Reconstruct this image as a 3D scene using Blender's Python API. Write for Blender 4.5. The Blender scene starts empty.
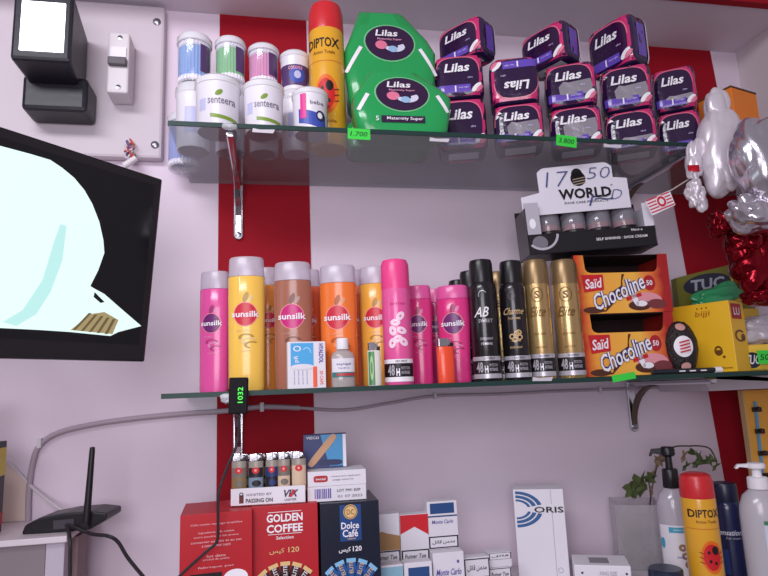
import bpy, math, random
from mathutils import Vector, Matrix, noise
random.seed(7)
S = bpy.context.scene
COL = S.collection
PI = math.pi
# ------------------------------------------------------------------ camera
F = 600.0
EYE = 1.40
RW = Matrix(((0.9825777, 0.0074685, -0.1857022), (-0.1816290, -0.1732068, -0.9679929), (-0.0393943, 0.9848572, -0.1688327)))
cam = bpy.data.cameras.new('camera'); cam.sensor_width = 36; cam.lens = F / 768 * 36; cam.clip_start = 0.02
camo = bpy.data.objects.new('camera', cam); COL.objects.link(camo)
camo.matrix_world = Matrix.Translation((0, 0, EYE)) @ RW.to_4x4()
S.camera = camo
# ------------------------------------------------------------------ light
W = bpy.data.worlds.new('world'); S.world = W; W.use_nodes = True
W.node_tree.nodes['Background'].inputs[0].default_value = (0.80, 0.72, 0.84, 1)
W.node_tree.nodes['Background'].inputs[1].default_value = 0.35


def area(name, loc, target, size, size_y, power, col):
    l = bpy.data.lights.new(name, 'AREA'); l.shape = 'RECTANGLE'; l.size = size; l.size_y = size_y; l.energy = power; l.color = col
    o = bpy.data.objects.new(name, l); COL.objects.link(o); o.location = loc
    o.rotation_euler = (Vector(target) - Vector(loc)).to_track_quat('-Z', 'Y').to_euler()
    return o


area('shopfront_daylight', (-.26, -.5, 1.62), (-.35, 1.2, 1.5), .8, .8, 14.0, (0.96, 0.92, 1.0))
area('ceiling_tube', (-.70, -.15, 2.45), (-.2, 1.2, 1.5), 1.0, .25, 16, (0.94, 0.93, 1.0))
S.view_settings.view_transform = 'Standard'; S.view_settings.look = 'None'
S.view_settings.exposure = -0.10; S.view_settings.gamma = 1.0; S.view_settings.use_curve_mapping = False


# ------------------------------------------------------------------ helpers
def at(px, py, y):
    """World x, z of the point seen at pixel (px, py) on the vertical plane Y = y."""
    d = RW @ Vector((px - 384, 288 - py, -F)); k = y / d.y
    return d.x * k, EYE + d.z * k


def lin(c):
    return tuple(((v / 255) / 12.92 if v <= 10 else ((v / 255 + .055) / 1.055) ** 2.4) for v in c) + (1,)


MATS = {}


def mat(name, rgb, rough=.5, metal=0, spec=.5, coat=0, bump=0, bscale=60, emit=0, var=.06, vscale=9, trans=0, ior=1.45):
    if name in MATS: return MATS[name]
    m = bpy.data.materials.new(name); m.use_nodes = True; nt = m.node_tree; b = nt.nodes['Principled BSDF']
    c = lin(rgb)
    tc = nt.nodes.new('ShaderNodeTexCoord'); nz = nt.nodes.new('ShaderNodeTexNoise'); nz.inputs['Scale'].default_value = vscale
    nz.inputs['Detail'].default_value = 3
    mr = nt.nodes.new('ShaderNodeMapRange'); mr.inputs[3].default_value = 1 - var; mr.inputs[4].default_value = 1 + var
    mx = nt.nodes.new('ShaderNodeMix'); mx.data_type = 'RGBA'; mx.blend_type = 'MULTIPLY'; mx.inputs[0].default_value = 1
    nt.links.new(tc.outputs['Object'], nz.inputs['Vector']); nt.links.new(nz.outputs['Fac'], mr.inputs[0])
    mx.inputs[6].default_value = c; nt.links.new(mr.outputs[0], mx.inputs[7]); nt.links.new(mx.outputs[2], b.inputs['Base Color'])
    b.inputs['Roughness'].default_value = rough; b.inputs['Metallic'].default_value = metal
    b.inputs['Specular IOR Level'].default_value = spec; b.inputs['Coat Weight'].default_value = coat; b.inputs['Coat Roughness'].default_value = .12
    b.inputs['Transmission Weight'].default_value = trans; b.inputs['IOR'].default_value = ior
    if bump:
        n2 = nt.nodes.new('ShaderNodeTexNoise'); n2.inputs['Scale'].default_value = bscale; n2.inputs['Detail'].default_value = 4
        bp = nt.nodes.new('ShaderNodeBump'); bp.inputs['Strength'].default_value = bump; bp.inputs['Distance'].default_value = .004
        nt.links.new(tc.outputs['Object'], n2.inputs['Vector']); nt.links.new(n2.outputs['Fac'], bp.inputs['Height']); nt.links.new(bp.outputs[0], b.inputs['Normal'])
    if emit:
        mx.inputs[6].default_value = tuple(v * .15 for v in c[:3]) + (1,)
        b.inputs['Emission Color'].default_value = c; b.inputs['Emission Strength'].default_value = emit
    MATS[name] = m
    return m


def clear(name, rgb, see=.7, rough=.1, gloss=(1, 1, 1)):
    """Clear plastic or glass: tinted see-through body, some haze, mirror-like skin."""
    if name in MATS: return MATS[name]
    m = bpy.data.materials.new(name); m.use_nodes = True; nt = m.node_tree; b = nt.nodes['Principled BSDF']; out = nt.nodes['Material Output']
    b.inputs['Base Color'].default_value = lin(rgb); b.inputs['Roughness'].default_value = rough
    t = nt.nodes.new('ShaderNodeBsdfTransparent'); t.inputs[0].default_value = lin(rgb)
    tc = nt.nodes.new('ShaderNodeTexCoord'); nz = nt.nodes.new('ShaderNodeTexNoise'); nz.inputs['Scale'].default_value = 14
    mr = nt.nodes.new('ShaderNodeMapRange'); mr.inputs[3].default_value = see - .05; mr.inputs[4].default_value = see + .05
    fr = nt.nodes.new('ShaderNodeFresnel'); fr.inputs[0].default_value = 1.45
    inv = nt.nodes.new('ShaderNodeMath'); inv.operation = 'SUBTRACT'; inv.inputs[0].default_value = 1
    mul = nt.nodes.new('ShaderNodeMath'); mul.operation = 'MULTIPLY'
    mx = nt.nodes.new('ShaderNodeMixShader')
    gl = nt.nodes.new('ShaderNodeBsdfGlossy'); gl.inputs['Roughness'].default_value = rough
    mx2 = nt.nodes.new('ShaderNodeMixShader')
    L = nt.links.new
    L(tc.outputs['Object'], nz.inputs['Vector']); L(nz.outputs['Fac'], mr.inputs[0])
    L(mr.outputs[0], mx.inputs[0]); L(b.outputs[0], mx.inputs[1]); L(t.outputs[0], mx.inputs[2])
    geo = nt.nodes.new('ShaderNodeNewGeometry'); L(geo.outputs['Backfacing'], inv.inputs[1]); L(fr.outputs[0], mul.inputs[0]); L(inv.outputs[0], mul.inputs[1]); L(mul.outputs[0], mx2.inputs[0]); L(mx.outputs[0], mx2.inputs[1]); L(gl.outputs[0], mx2.inputs[2])
    L(mx2.outputs[0], out.inputs[0])
    MATS[name] = m
    return m


TXT = {}


def text_mesh(s, bold):
    k = (s, bold)
    if k in TXT: return TXT[k]
    cu = bpy.data.curves.new('t', 'FONT'); cu.body = s; cu.resolution_u = 2; cu.offset = bold
    o = bpy.data.objects.new('t', cu); COL.objects.link(o)
    me = bpy.data.meshes.new_from_object(o.evaluated_get(bpy.context.evaluated_depsgraph_get()))
    vs = [(v.co.x, v.co.y) for v in me.vertices]; fs = [tuple(p.vertices) for p in me.polygons]
    bpy.data.objects.remove(o); bpy.data.curves.remove(cu); bpy.data.meshes.remove(me)
    if vs:
        x0 = min(v[0] for v in vs); x1 = max(v[0] for v in vs); y0 = min(v[1] for v in vs); y1 = max(v[1] for v in vs)
        vs = [((v[0] - (x0 + x1) / 2) / max(x1 - x0, 1e-6), (v[1] - (y0 + y1) / 2) / max(y1 - y0, 1e-6)) for v in vs]
    TXT[k] = (vs, fs)
    return TXT[k]


class MB:
    """Collects faces with materials and builds ONE mesh object."""

    def __init__(s): s.v = []; s.f = []; s.m = []; s.mats = []; s.sm = []

    def mi(s, m):
        if m not in s.mats: s.mats.append(m)
        return s.mats.index(m)

    def add(s, vs, fs, m, smooth=False):
        b = len(s.v); i = s.mi(m); s.v += [tuple(v) for v in vs]
        for f in fs: s.f.append(tuple(b + k for k in f)); s.m.append(i); s.sm.append(smooth)

    def box(s, x0, x1, y0, y1, z0, z1, m, tf=None):
        v = [(x, y, z) for z in (z0, z1) for y in (y0, y1) for x in (x0, x1)]
        if tf: v = [tf @ Vector(q) for q in v]
        s.add(v, [(0, 2, 3, 1), (4, 5, 7, 6), (0, 1, 5, 4), (2, 6, 7, 3), (0, 4, 6, 2), (1, 3, 7, 5)], m)

    def lathe(s, prof, m, seg=40, sy=1., cx=0, cy=0, cz=0, tf=None):
        vs = []; fs = []
        for r, z in prof:
            for k in range(seg):
                a = 2 * PI * k / seg; vs.append((cx + r * math.sin(a), cy - r * sy * math.cos(a), cz + z))
        for i in range(len(prof) - 1):
            for k in range(seg):
                n = (k + 1) % seg; fs.append((i * seg + k, i * seg + n, (i + 1) * seg + n, (i + 1) * seg + k))
        if prof[0][0] > 1e-6: fs.append(tuple(range(seg))[::-1])
        if prof[-1][0] > 1e-6: fs.append(tuple((len(prof) - 1) * seg + k for k in range(seg)))
        if tf: vs = [tf @ Vector(q) for q in vs]
        s.add(vs, fs, m, True)

    def prism(s, poly, y0, y1, m, axis='y', smooth=False):
        n = len(poly)
        if axis == 'y': vs = [(a, y0, b) for a, b in poly] + [(a, y1, b) for a, b in poly]
        elif axis == 'x': vs = [(y0, a, b) for a, b in poly] + [(y1, a, b) for a, b in poly]
        else: vs = [(a, b, y0) for a, b in poly] + [(a, b, y1) for a, b in poly]
        s.add(vs, [tuple(range(n)), tuple(range(2 * n - 1, n - 1, -1))] + [(i, i + n, (i + 1) % n + n, (i + 1) % n) for i in range(n)], m, smooth)

    def tube(s, pts, r, m, seg=10, taper=None):
        P = [Vector(p) for p in pts]; vs = []; fs = []; up = Vector((.3, .2, 1)).normalized()
        for i, p in enumerate(P):
            t = (P[min(i + 1, len(P) - 1)] - P[max(i - 1, 0)]).normalized()
            a = t.cross(up)
            if a.length < .05: a = t.cross(Vector((1, 0, 0)))
            a.normalize(); b = t.cross(a); rr = r if taper is None else r + (taper - r) * i / (len(P) - 1)
            for k in range(seg):
                q = 2 * PI * k / seg; vs.append(p + a * math.cos(q) * rr + b * math.sin(q) * rr)
        for i in range(len(P) - 1):
            for k in range(seg): n = (k + 1) % seg; fs.append((i * seg + k, i * seg + n, (i + 1) * seg + n, (i + 1) * seg + k))
        fs.append(tuple(range(seg))); fs.append(tuple((len(P) - 1) * seg + k for k in range(seg)))
        s.add(vs, fs, m, True)

    # ---- prints: mf maps (u, v, layer) to a point on the surface
    def text(s, t, u, v, w, h, mf, m, l=2, rot=0, shear=0, bold=.01):
        vs, fs = text_mesh(t, bold); c, n = math.cos(rot), math.sin(rot); q = []
        for a, b in vs:
            a = a * w + shear * b * h; b = b * h; q.append(mf(u + a * c - b * n, v + a * n + b * c, l))
        s.add(q, fs, m)

    def rect(s, u0, u1, v0, v1, mf, m, l=1, n=10, k=4, rot=0, skew=0):
        vs = []; fs = []; uc = (u0 + u1) / 2; vc = (v0 + v1) / 2; c, d = math.cos(rot), math.sin(rot)
        for j in range(k + 1):
            for i in range(n + 1):
                a = u0 + (u1 - u0) * i / n - uc; b = v0 + (v1 - v0) * j / k - vc + skew * a
                vs.append(mf(uc + a * c - b * d, vc + a * d + b * c, l))
        for j in range(k):
            for i in range(n): a = j * (n + 1) + i; fs.append((a, a + 1, a + n + 2, a + n + 1))
        s.add(vs, fs, m)

    def disc(s, u, v, ru, rv, mf, m, l=1, seg=28, rings=3, r0=0, a0=0, a1=2 * PI, rot=0, pw=2):
        vs = []; fs = []; full = abs(a1 - a0 - 2 * PI) < 1e-6; c, d = math.cos(rot), math.sin(rot)
        for j in range(rings + 1):
            t = r0 + (1 - r0) * j / rings
            for i in range(seg + 1):
                a = a0 + (a1 - a0) * i / seg; ca, sa = math.cos(a), math.sin(a)
                k = 1 / (abs(ca) ** pw + abs(sa) ** pw) ** (1 / pw)
                x = ru * t * ca * k; y = rv * t * sa * k
                vs.append(mf(u + x * c - y * d, v + x * d + y * c, l))
        for j in range(rings):
            for i in range(seg): a = j * (seg + 1) + i; fs.append((a, a + 1, a + seg + 2, a + seg + 1))
        s.add(vs, fs, m)

    def poly(s, pts, mf, m, l=1):
        s.add([mf(u, v, l) for u, v in pts], [tuple(range(len(pts)))], m)

    def build(s, name, parent=None, bevel=0, kind=None, label=None):
        me = bpy.data.meshes.new(name); me.from_pydata(s.v, [], s.f); me.update()
        for m in s.mats: me.materials.append(m)
        me.polygons.foreach_set('material_index', s.m); me.polygons.foreach_set('use_smooth', s.sm)
        if any(s.sm):
            me.set_sharp_from_angle(angle=math.radians(38))
        o = bpy.data.objects.new(name, me); COL.objects.link(o); o.parent = parent
        if bevel:
            b = o.modifiers.new('bevel', 'BEVEL'); b.width = bevel; b.segments = 2; b.limit_method = 'ANGLE'; b.angle_limit = math.radians(40)
        if kind: o['kind'] = kind
        if label: o['label'] = label
        return o


def thing(name, label, cat, loc=(0, 0, 0), rot=(0, 0, 0), group=None):
    o = bpy.data.objects.new(name, None); COL.objects.link(o); o.empty_display_size = .02
    o.location = loc; o.rotation_euler = rot
    return tag(o, label, cat, group)


def tag(o, label, cat, group=None):
    o['label'] = label; o['category'] = cat
    if group: o['group'] = group
    return o


def flat(y, e=.0004): return lambda u, v, l: (u, y - e * l, v)


def side(x, sg=1, e=.0004): return lambda u, v, l: (x + sg * e * l, u, v)   # a face looking along +-x, u runs along y


def topm(z, e=.0004): return lambda u, v, l: (u, v, z + e * l)


def curved(prof, sy=1., e=.00035):
    """Front of a lathed body: u is x, v is z."""
    def f(u, v, l):
        r = prof[-1][0]
        for (ra, za), (rb, zb) in zip(prof, prof[1:]):
            if za <= v <= zb and zb > za: r = ra + (rb - ra) * (v - za) / (zb - za); break
        r += e * l; q = max(r * r - u * u, 0)
        return (u, -sy * math.sqrt(q) - (e * l if sy < 1 else 0) * .5, v)
    return f


def superbox(mb, w, d, h, m, k=6., n=12, cz=None, jit=0, seed=0):
    """Soft pillow-like pack: a rounded box centred in x and y, standing on z = 0."""
    idx = {}; vs = []; fs = []

    def vert(p):
        key = tuple(round(c, 5) for c in p)
        if key not in idx:
            q = (abs(p[0]) ** k + abs(p[1]) ** k + abs(p[2]) ** k) ** (1 / k)
            x, y, z = (c / q for c in p)
            j = jit * noise.noise(Vector((x * 3 + seed, y * 3, z * 3))) if jit else 0
            idx[key] = len(vs); vs.append((x * w / 2 * (1 + j), y * d / 2 * (1 + j), (z + 1) * h / 2 * (1 + j * .4)))
        return idx[key]
    for ax in range(3):
        for sg in (-1, 1):
            for i in range(n):
                for j in range(n):
                    q = []
                    for a, b in ((i, j), (i + 1, j), (i + 1, j + 1), (i, j + 1)):
                        p = [0, 0, 0]; p[ax] = sg; p[(ax + 1) % 3] = math.tan((2 * a / n - 1) * PI / 4); p[(ax + 2) % 3] = math.tan((2 * b / n - 1) * PI / 4)
                        q.append(vert(p))
                    fs.append(tuple(q if sg > 0 else q[::-1]))
    mb.add(vs, fs, m, True)


def superfront(w, d, h, k=6., e=.0006, ax='front'):
    def f(u, v, l):
        if ax == 'front':
            a, b = u / (w / 2), (v - h / 2) / (h / 2); q = max(1 - abs(a) ** k - abs(b) ** k, .02) ** (1 / k)
            return (u, -d / 2 * q - e * l, v)
        if ax == 'bottom':
            a, b = u / (w / 2), v / (d / 2); q = max(1 - abs(a) ** k - abs(b) ** k, .02) ** (1 / k)
            return (u, v, h / 2 - h / 2 * q - e * l * .5)
        a, b = u / (d / 2), (v - h / 2) / (h / 2); q = max(1 - abs(a) ** k - abs(b) ** k, .02) ** (1 / k)
        return (w / 2 * q + e * l, u, v)
    return f


# ------------------------------------------------------------------ shared materials
WHITE = mat('white_print', (240, 236, 242), .45)
BLACK = mat('black_print', (22, 18, 24), .4)
CHROME = mat('chrome', (205, 205, 210), .18, metal=1, bump=.05)
CLEARP = clear('clear_plastic', (244, 243, 248), .80, .12)
FROST = clear('frosted_cap_plastic', (225, 215, 228), .42, .3)
TAPEG = mat('green_tag_paper', (60, 215, 70), .6)
CARD = mat('white_card', (226, 222, 230), .55)
YB = 1.27                       # face of the back wall
XR = 1.223                      # face of the right wall
UP = 1.858                      # top of the upper glass shelf
LO = 1.409                      # top of the lower glass shelf
CT = 1.03                       # top of the counter

# ------------------------------------------------------------------ the setting
WALLM = mat('painted_wall', (228, 212, 226), .6, bump=.12, bscale=25, var=.09, vscale=2.6)
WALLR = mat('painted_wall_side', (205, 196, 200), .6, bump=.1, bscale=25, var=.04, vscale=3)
REDW = mat('red_wall_paint', (156, 16, 34), .7, spec=.2, bump=.1, bscale=25, var=.06, vscale=5)


def struct(name, mb, parent=None, bevel=0):
    o = mb.build(name, parent, bevel)
    o['kind'] = 'structure'
    return o


b = MB(); b.box(-1.3, XR + .1, YB, YB + .1, 0, 2.6, WALLM); struct('wall_back', b)
b = MB(); b.box(XR, XR + .1, .1, YB, 0, 2.6, WALLR); struct('wall_right', b)
b = MB(); b.box(-2.2, 2.2, -2.2, 1.37, -.06, 0, mat('floor_tile', (150, 142, 140), .5)); struct('floor', b)
b = MB(); b.box(-1.3, XR, 1.087, YB, 2.25, 2.6, mat('white_soffit_board', (214, 204, 214), .6, var=.04)); struct('ceiling', b)
b = MB(); b.box(-1.3, XR, 1.068, 1.087, 2.247, 2.6, REDW); struct('trim_1', b)
b = MB(); b.prism([(-.107, 0), (.087, 0), (.0855, 2.25), (-.108, 2.25)], YB - .002, YB, REDW); struct('trim_2', b)
b = MB(); b.prism([(1.105, 0), (1.172, 0), (1.172, 1.4), (1.158, 2.0), (1.144, 2.25), (.945, 2.25), (.98, 1.83), (1.009, 1.38), (1.022, 1.17)][::-1], YB - .002, YB, REDW); struct('trim_3', b)
# counter
CM = mat('counter_laminate', (196, 188, 196), .4)
b = MB(); b.box(-.262, XR - .002, .80, YB - .003, CT - .03, CT, CM); b.box(-.24, XR - .01, .84, .86, .001, CT - .03, CM); b.box(-.24, -.22, .86, 1.25, .001, CT - .03, CM)
o = b.build('counter', bevel=.002); o['kind'] = 'structure'

# ------------------------------------------------------------------ glass shelves and brackets
GL_UP = clear('tinted_shelf_glass', (224, 228, 230), .82, .05)
GL_LO = clear('lower_shelf_glass', (205, 222, 218), .90, .05)
EDGE = mat('glass_edge_green', (38, 62, 58), .4, spec=.25)


def shelf(name, z0, z1, x0, x1, y0, gm, label):
    t = thing(name, label, 'shelf', (0, 0, 0), group='glass wall shelves')
    b = MB(); b.box(x0, x1, y0 + .003, YB - .004, z0, z1, gm); b.build('glass_pane', t)
    b = MB(); b.box(x0, x1, y0, y0 + .003, z0, z1, EDGE); b.build('front_edge', t)
    return t


shelf('glass_shelf', 1.850, UP, -.166, XR - .003, .985, GL_UP, 'upper grey-tinted glass shelf carrying tubs and sanitary pads')
shelf('glass_shelf', 1.401, LO, -.167, XR - .003, .985, GL_LO, 'lower green-edged glass shelf carrying shampoo bottles and spray cans')
TAPE = mat('brown_tape', (92, 74, 66), .5)


def bracket(x, ztop, drop, label):
    t = thing('shelf_bracket', label, 'bracket', (x, YB, ztop), group='shelf brackets')
    b = MB(); b.prism([(-.010, -.002), (.010, -.002), (.010, -drop + .01), (.007, -drop + .003), (0, -drop), (-.007, -drop + .003), (-.010, -drop + .01)], -.008, -.001, CHROME); b.build('wall_plate', t, .002)
    b = MB(); b.box(-.007, .007, -.276, -.008, -.012, -.001, CHROME); b.build('shelf_arm', t, .003)
    arc = []
    for i in range(9):
        a = PI / 2 * i / 8; arc.append((-.009 - .10 * (1 - math.cos(a)) * 1, -.012 - (drop * .80) * (1 - math.sin(a))))
    inner = [(y * .98 + .012 if y < -.02 else -.009, z + .0) for y, z in arc]
    poly = arc + [(-.009 + (y + .009) * .78, -.012 + (z + .012) * .78) for y, z in arc[::-1]]
    b = MB(); b.prism(poly, -.006, .006, CHROME if 'left' in label else TAPE, 'x'); b.build('curved_brace', t, .001)
    b = MB(); b.lathe([(.006, 0), (.006, .002), (.003, .003), (0, .003)], mat('screw_steel', (150, 150, 155), .3, metal=1), 16, tf=Matrix.Translation((0, -.008, -drop + .012)) @ Matrix.Rotation(PI / 2, 4, 'X')); b.build('screw', t)
    if 'left' in label:
        b = MB(); superbox(b, .024, .012, .010, clear('silicone', (240, 240, 245), .6, .3), 2.4, 6, jit=.4)
        o = b.build('silicone_blob', t); o.location = (0, -.290, -.006)
    return t


bracket(-.066, 1.850, .125, 'chrome bracket under the upper shelf, left end, on the red stripe')
bracket(.826, 1.850, .125, 'chrome bracket under the upper shelf behind the shoe cream display')
bracket(-.066, 1.401, .135, 'pale bracket under the lower shelf, left end, behind the digital display')
bracket(.806, 1.401, .115, 'bracket with brown taped brace under the lower shelf, right end')


# ------------------------------------------------------------------ upper shelf: cotton swab tubs
def tub(x, y, z, r, h, label, kind, colr=None, rot=0):
    t = thing('cotton_swab_tub', label, 'tub', (x, y, z), (0, 0, rot - .1 - math.atan2(x, y)), 'cotton swab tubs')
    prof = [(r * .86, 0), (r * .90, .002), (r * .97, h * .80), (r, h * .84)]
    mf = curved(prof)
    lid = MB()
    lid.lathe([(r * 1.0, h * .84), (r * 1.03, h * .85), (r * 1.02, h * .95), (r * .9, h), (0, h)], clear('clear_lid', (246, 244, 250), .22, .2))
    lid.build('lid', t)
    if kind == 'swab':
        b = MB(); b.lathe(prof, CLEARP, 36); b.build('cup', t)
        cm = mat('swab_sticks_' + '_'.join(map(str, colr)), colr, .5); wm = mat('cotton', (245, 243, 248), .9)
        s = MB()
        for i in range(26):
            a = 2 * PI * i / 26; q = .80 * r
            s.tube([(q * math.sin(a), -q * math.cos(a), .012), (q * .99 * math.sin(a), -q * .99 * math.cos(a), h * .74)], .0035, cm, 6)
            s.lathe([(.0, .0), (.004, .004), (.004, .012), (0, .016)], wm, 6, cx=q * math.sin(a), cy=-q * math.cos(a), cz=h * .73)
            s.lathe([(.0, .0), (.004, .004), (.004, .012), (0, .016)], wm, 6, cx=q * math.sin(a), cy=-q * math.cos(a), cz=.003)
        s.build('swab_bundle', t, kind='stuff')
        p = MB(); p.rect(r * .42, r * .9, h * .22, h * .76, mf, mat('purple_label', (88, 60, 108), .3), 1); p.build('label', t)
    else:
        b = MB(); b.lathe(prof, mat('white_tub_plastic', (232, 228, 236), .35, coat=.3), 36); b.build('cup', t)
        p = MB()
        if kind == 'leaf':
            lg = mat('leaf_green', (120, 150, 50), .4); gr = mat('grey_print', (120, 112, 130), .4)
            p.text('senteera', r * .22, h * .47, r * 1.15, h * .12, mf, gr)
            p.disc(r * .12, h * .62, r * .11, h * .08, mf, lg, 1, rot=-.9)
            p.rect(-r * .25, r * .85, h * .13, h * .20, mf, lg, 1, skew=-.12)
            p.rect(-r * .72, -r * .45, h * .3, h * .52, mf, mat('pale_blue_print', (190, 190, 225), .4), 1)
        elif kind == 'bud':
            p.rect(-r * .45, -r * .12, h * .26, h * .82, mf, mat('magenta_print', (220, 40, 140), .4), 2)
            p.rect(-r * .55, r * .85, h * .10, h * .42, mf, mat('blue_print', (60, 80, 170), .4), 1, skew=-.25)
            p.text('bebe', r * .45, h * .62, r * .7, h * .09, mf, mat('grey_print', (120, 112, 130), .4), 2)
            p.disc(r * .62, h * .33, r * .22, h * .12, mf, mat('navy_print', (40, 40, 80), .4), 2)
            p.disc(r * .60, h * .33, r * .12, h * .07, mf, WHITE, 3)
        elif kind == 'plain':
            p.rect(-r * .4, r * .3, h * .2, h * .6, mf, mat('pale_blue_print', (190, 190, 225), .4), 1)
        else:
            p.rect(-r * .93, r * .93, h * .08, h * .60, mf, mat('purple_label', (88, 60, 108), .3), 1, n=20)
            p.disc(r * .2, h * .33, r * .5, h * .2, mf, mat('blue_print', (60, 80, 170), .4), 2)
            p.disc(r * .25, h * .34, r * .22, h * .1, mf, mat('pale_blue_print', (190, 190, 225), .4), 3)
            p.text('cotons', r * .1, h * .52, r * .9, h * .1, mf, mat('pink_print', (230, 160, 190), .4), 3)
        p.build('label', t)
    return t


def tube_at(x0, x1, yt, y):
    xm = (x0 + x1) / 2
    a = at(x0, yt + 20, y)[0]; c = at(x1, yt + 20, y)[0]; xc = (a + c) / 2; r = (c - a) / 2 * y / math.hypot(xc, y)
    return xc, r, at(xm, yt, y - r * .9)[1]


for (x0, x1, yt, y, kind, lab) in ((195, 241, 73, 1.03, 'leaf', 'white swab tub with green leaf print, front row, leftmost'),
                                   (243, 284, 78, 1.03, 'leaf', 'white swab tub with green leaf print, front row, right of its twin'),
                                   (292, 328, 86, 1.025, 'bud', 'small white tub with magenta and blue print beside the insecticide can')):
    x, r, zt = tube_at(x0, x1, yt, y); tub(x, y, UP, r, zt - UP, lab, kind)
# back row: plain tubs carrying the coloured ones
for (x0, x1, yt, yb, y, colr, kind, lab, sup) in (
        (177, 212, 31, 80, 1.115, (120, 175, 235), 'swab', 'tub of light blue swabs stacked at the left shelf end', 'white tub beneath the light blue swab tub'),
        (215, 246, 35, 79, 1.12, (110, 205, 120), 'swab', 'tub of green swabs on the back row', 'white tub beneath the green swab tub'),
        (248, 279, 42, 82, 1.12, (232, 130, 190), 'swab', 'tub of pink swabs on the back row', 'white tub beneath the pink swab tub'),
        (280, 310, 49, 87, 1.115, None, 'band', 'tub with dark purple band stacked beside the insecticide can', 'white tub beneath the purple banded tub')):
    x, r, zt = tube_at(x0, x1, yt, y); zb = at((x0 + x1) / 2, yb, y - r)[1]
    tub(x, y, UP, r * 1.02, zb - UP - .001, sup, 'plain' if kind != 'x' else 'leaf')
    tub(x, y, zb, r, zt - zb, lab, kind, colr)
x, r, zt = tube_at(171, 196, 60, 1.185); tub(x, 1.215, UP, .034, .115, 'bluish swab tub at the back left corner of the upper shelf', 'swab', (140, 160, 225))


# ------------------------------------------------------------------ insecticide cans
def insecticide(x, y, z, r, h, label, rot=0):
    t = thing('insecticide_can', label, 'spray can', (x, y, z), (0, 0, rot - math.atan2(x, y)), 'insecticide spray cans')
    Y = mat('can_yellow', (230, 168, 42), .28, coat=.4); R = mat('cap_red', (206, 40, 46), .35, coat=.2)
    hb = h * .78
    prof = [(r * .94, 0), (r, .004), (r, hb), (r * .97, hb + .004)]; mf = curved(prof)
    b = MB(); b.lathe(prof, Y, 44); b.build('can', t)
    b = MB(); b.lathe([(r * .98, hb + .003), (r * 1.0, hb + .006), (r * .97, h * .93), (r * .86, h * .98), (r * .6, h), (0, h)], R, 44); b.build('cap', t)
    p = MB()
    p.text('DIPTOX', 0, hb * .87, r * 1.72, hb * .085, mf, BLACK, 2, bold=.02)
    p.text('Action Totale', .05 * r, hb * .785, r * 1.2, hb * .03, mf, mat('brown_print', (120, 70, 20), .4), 2)
    p.rect(-r * .95, r * .95, hb * .705, hb * .712, mf, mat('orange_line', (205, 110, 30), .4), 1, n=20)
    p.disc(r * .15, hb * .42, r * .62, hb * .17, mf, mat('bug_halo', (232, 110, 30), .4), 1)
    p.disc(r * .12, hb * .42, r * .48, hb * .135, mf, mat('bug_red', (205, 30, 36), .4), 2)
    p.disc(r * .34, hb * .49, r * .2, hb * .045, mf, BLACK, 3)
    for du, dv in ((-.1, .38), (.2, .36), (-.15, .47)): p.disc(r * (.1 + du), hb * dv, r * .08, hb * .018, mf, BLACK, 3)
    for k in (-1, 1):
        for j in range(3): p.rect(r * (.12 + k * .45), r * (.12 + k * .68), hb * (.36 + .05 * j), hb * (.366 + .05 * j), mf, BLACK, 3, rot=.4 * k)
    p.text('insecticide', 0, hb * .19, r * 1.3, hb * .03, mf, mat('brown_print', (120, 70, 20), .4), 2)
    p.build('label', t)
    return t


x, r, zt = tube_at(308, 343, -3, 1.087); insecticide(x, 1.087, UP, r, zt - UP, 'yellow insecticide can with red cap on the upper shelf', -.22)


# ------------------------------------------------------------------ green night pads
def loft(mb, secs, m, n=40, k=4.):
    vs = []; fs = []
    for (z, cx, hx, y0, y1) in secs:
        for i in range(n):
            a = 2 * PI * i / n; ca, sa = math.cos(a), math.sin(a); q = 1 / (abs(ca) ** k + abs(sa) ** k) ** (1 / k)
            vs.append((cx + hx * ca * q, (y0 + y1) / 2 + (y1 - y0) / 2 * sa * q, z))
    for j in range(len(secs) - 1):
        for i in range(n): w = (i + 1) % n; fs.append((j * n + i, j * n + w, (j + 1) * n + w, (j + 1) * n + i))
    fs.append(tuple(range(n))[::-1]); fs.append(tuple((len(secs) - 1) * n + i for i in range(n)))
    mb.add(vs, fs, m, True)


def loftfront(secs, k=4., e=.0008):
    def f(u, v, l):
        s = secs[-1]
        for a, c in zip(secs, secs[1:]):
            if a[0] <= v <= c[0]: t = (v - a[0]) / (c[0] - a[0]); s = [a[i] + (c[i] - a[i]) * t for i in range(5)]; break
        q = (1 - min(abs((u - s[1]) / s[2]), .98) ** k) ** (1 / k)
        return (u, (s[3] + s[4]) / 2 - (s[4] - s[3]) / 2 * q - e * l, v)
    return f


GREEN = mat('green_film', (36, 158, 84), .22, coat=.3, bump=.35, bscale=28, var=.12)
PURP = mat('dark_purple_print', (52, 26, 62), .3)


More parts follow.
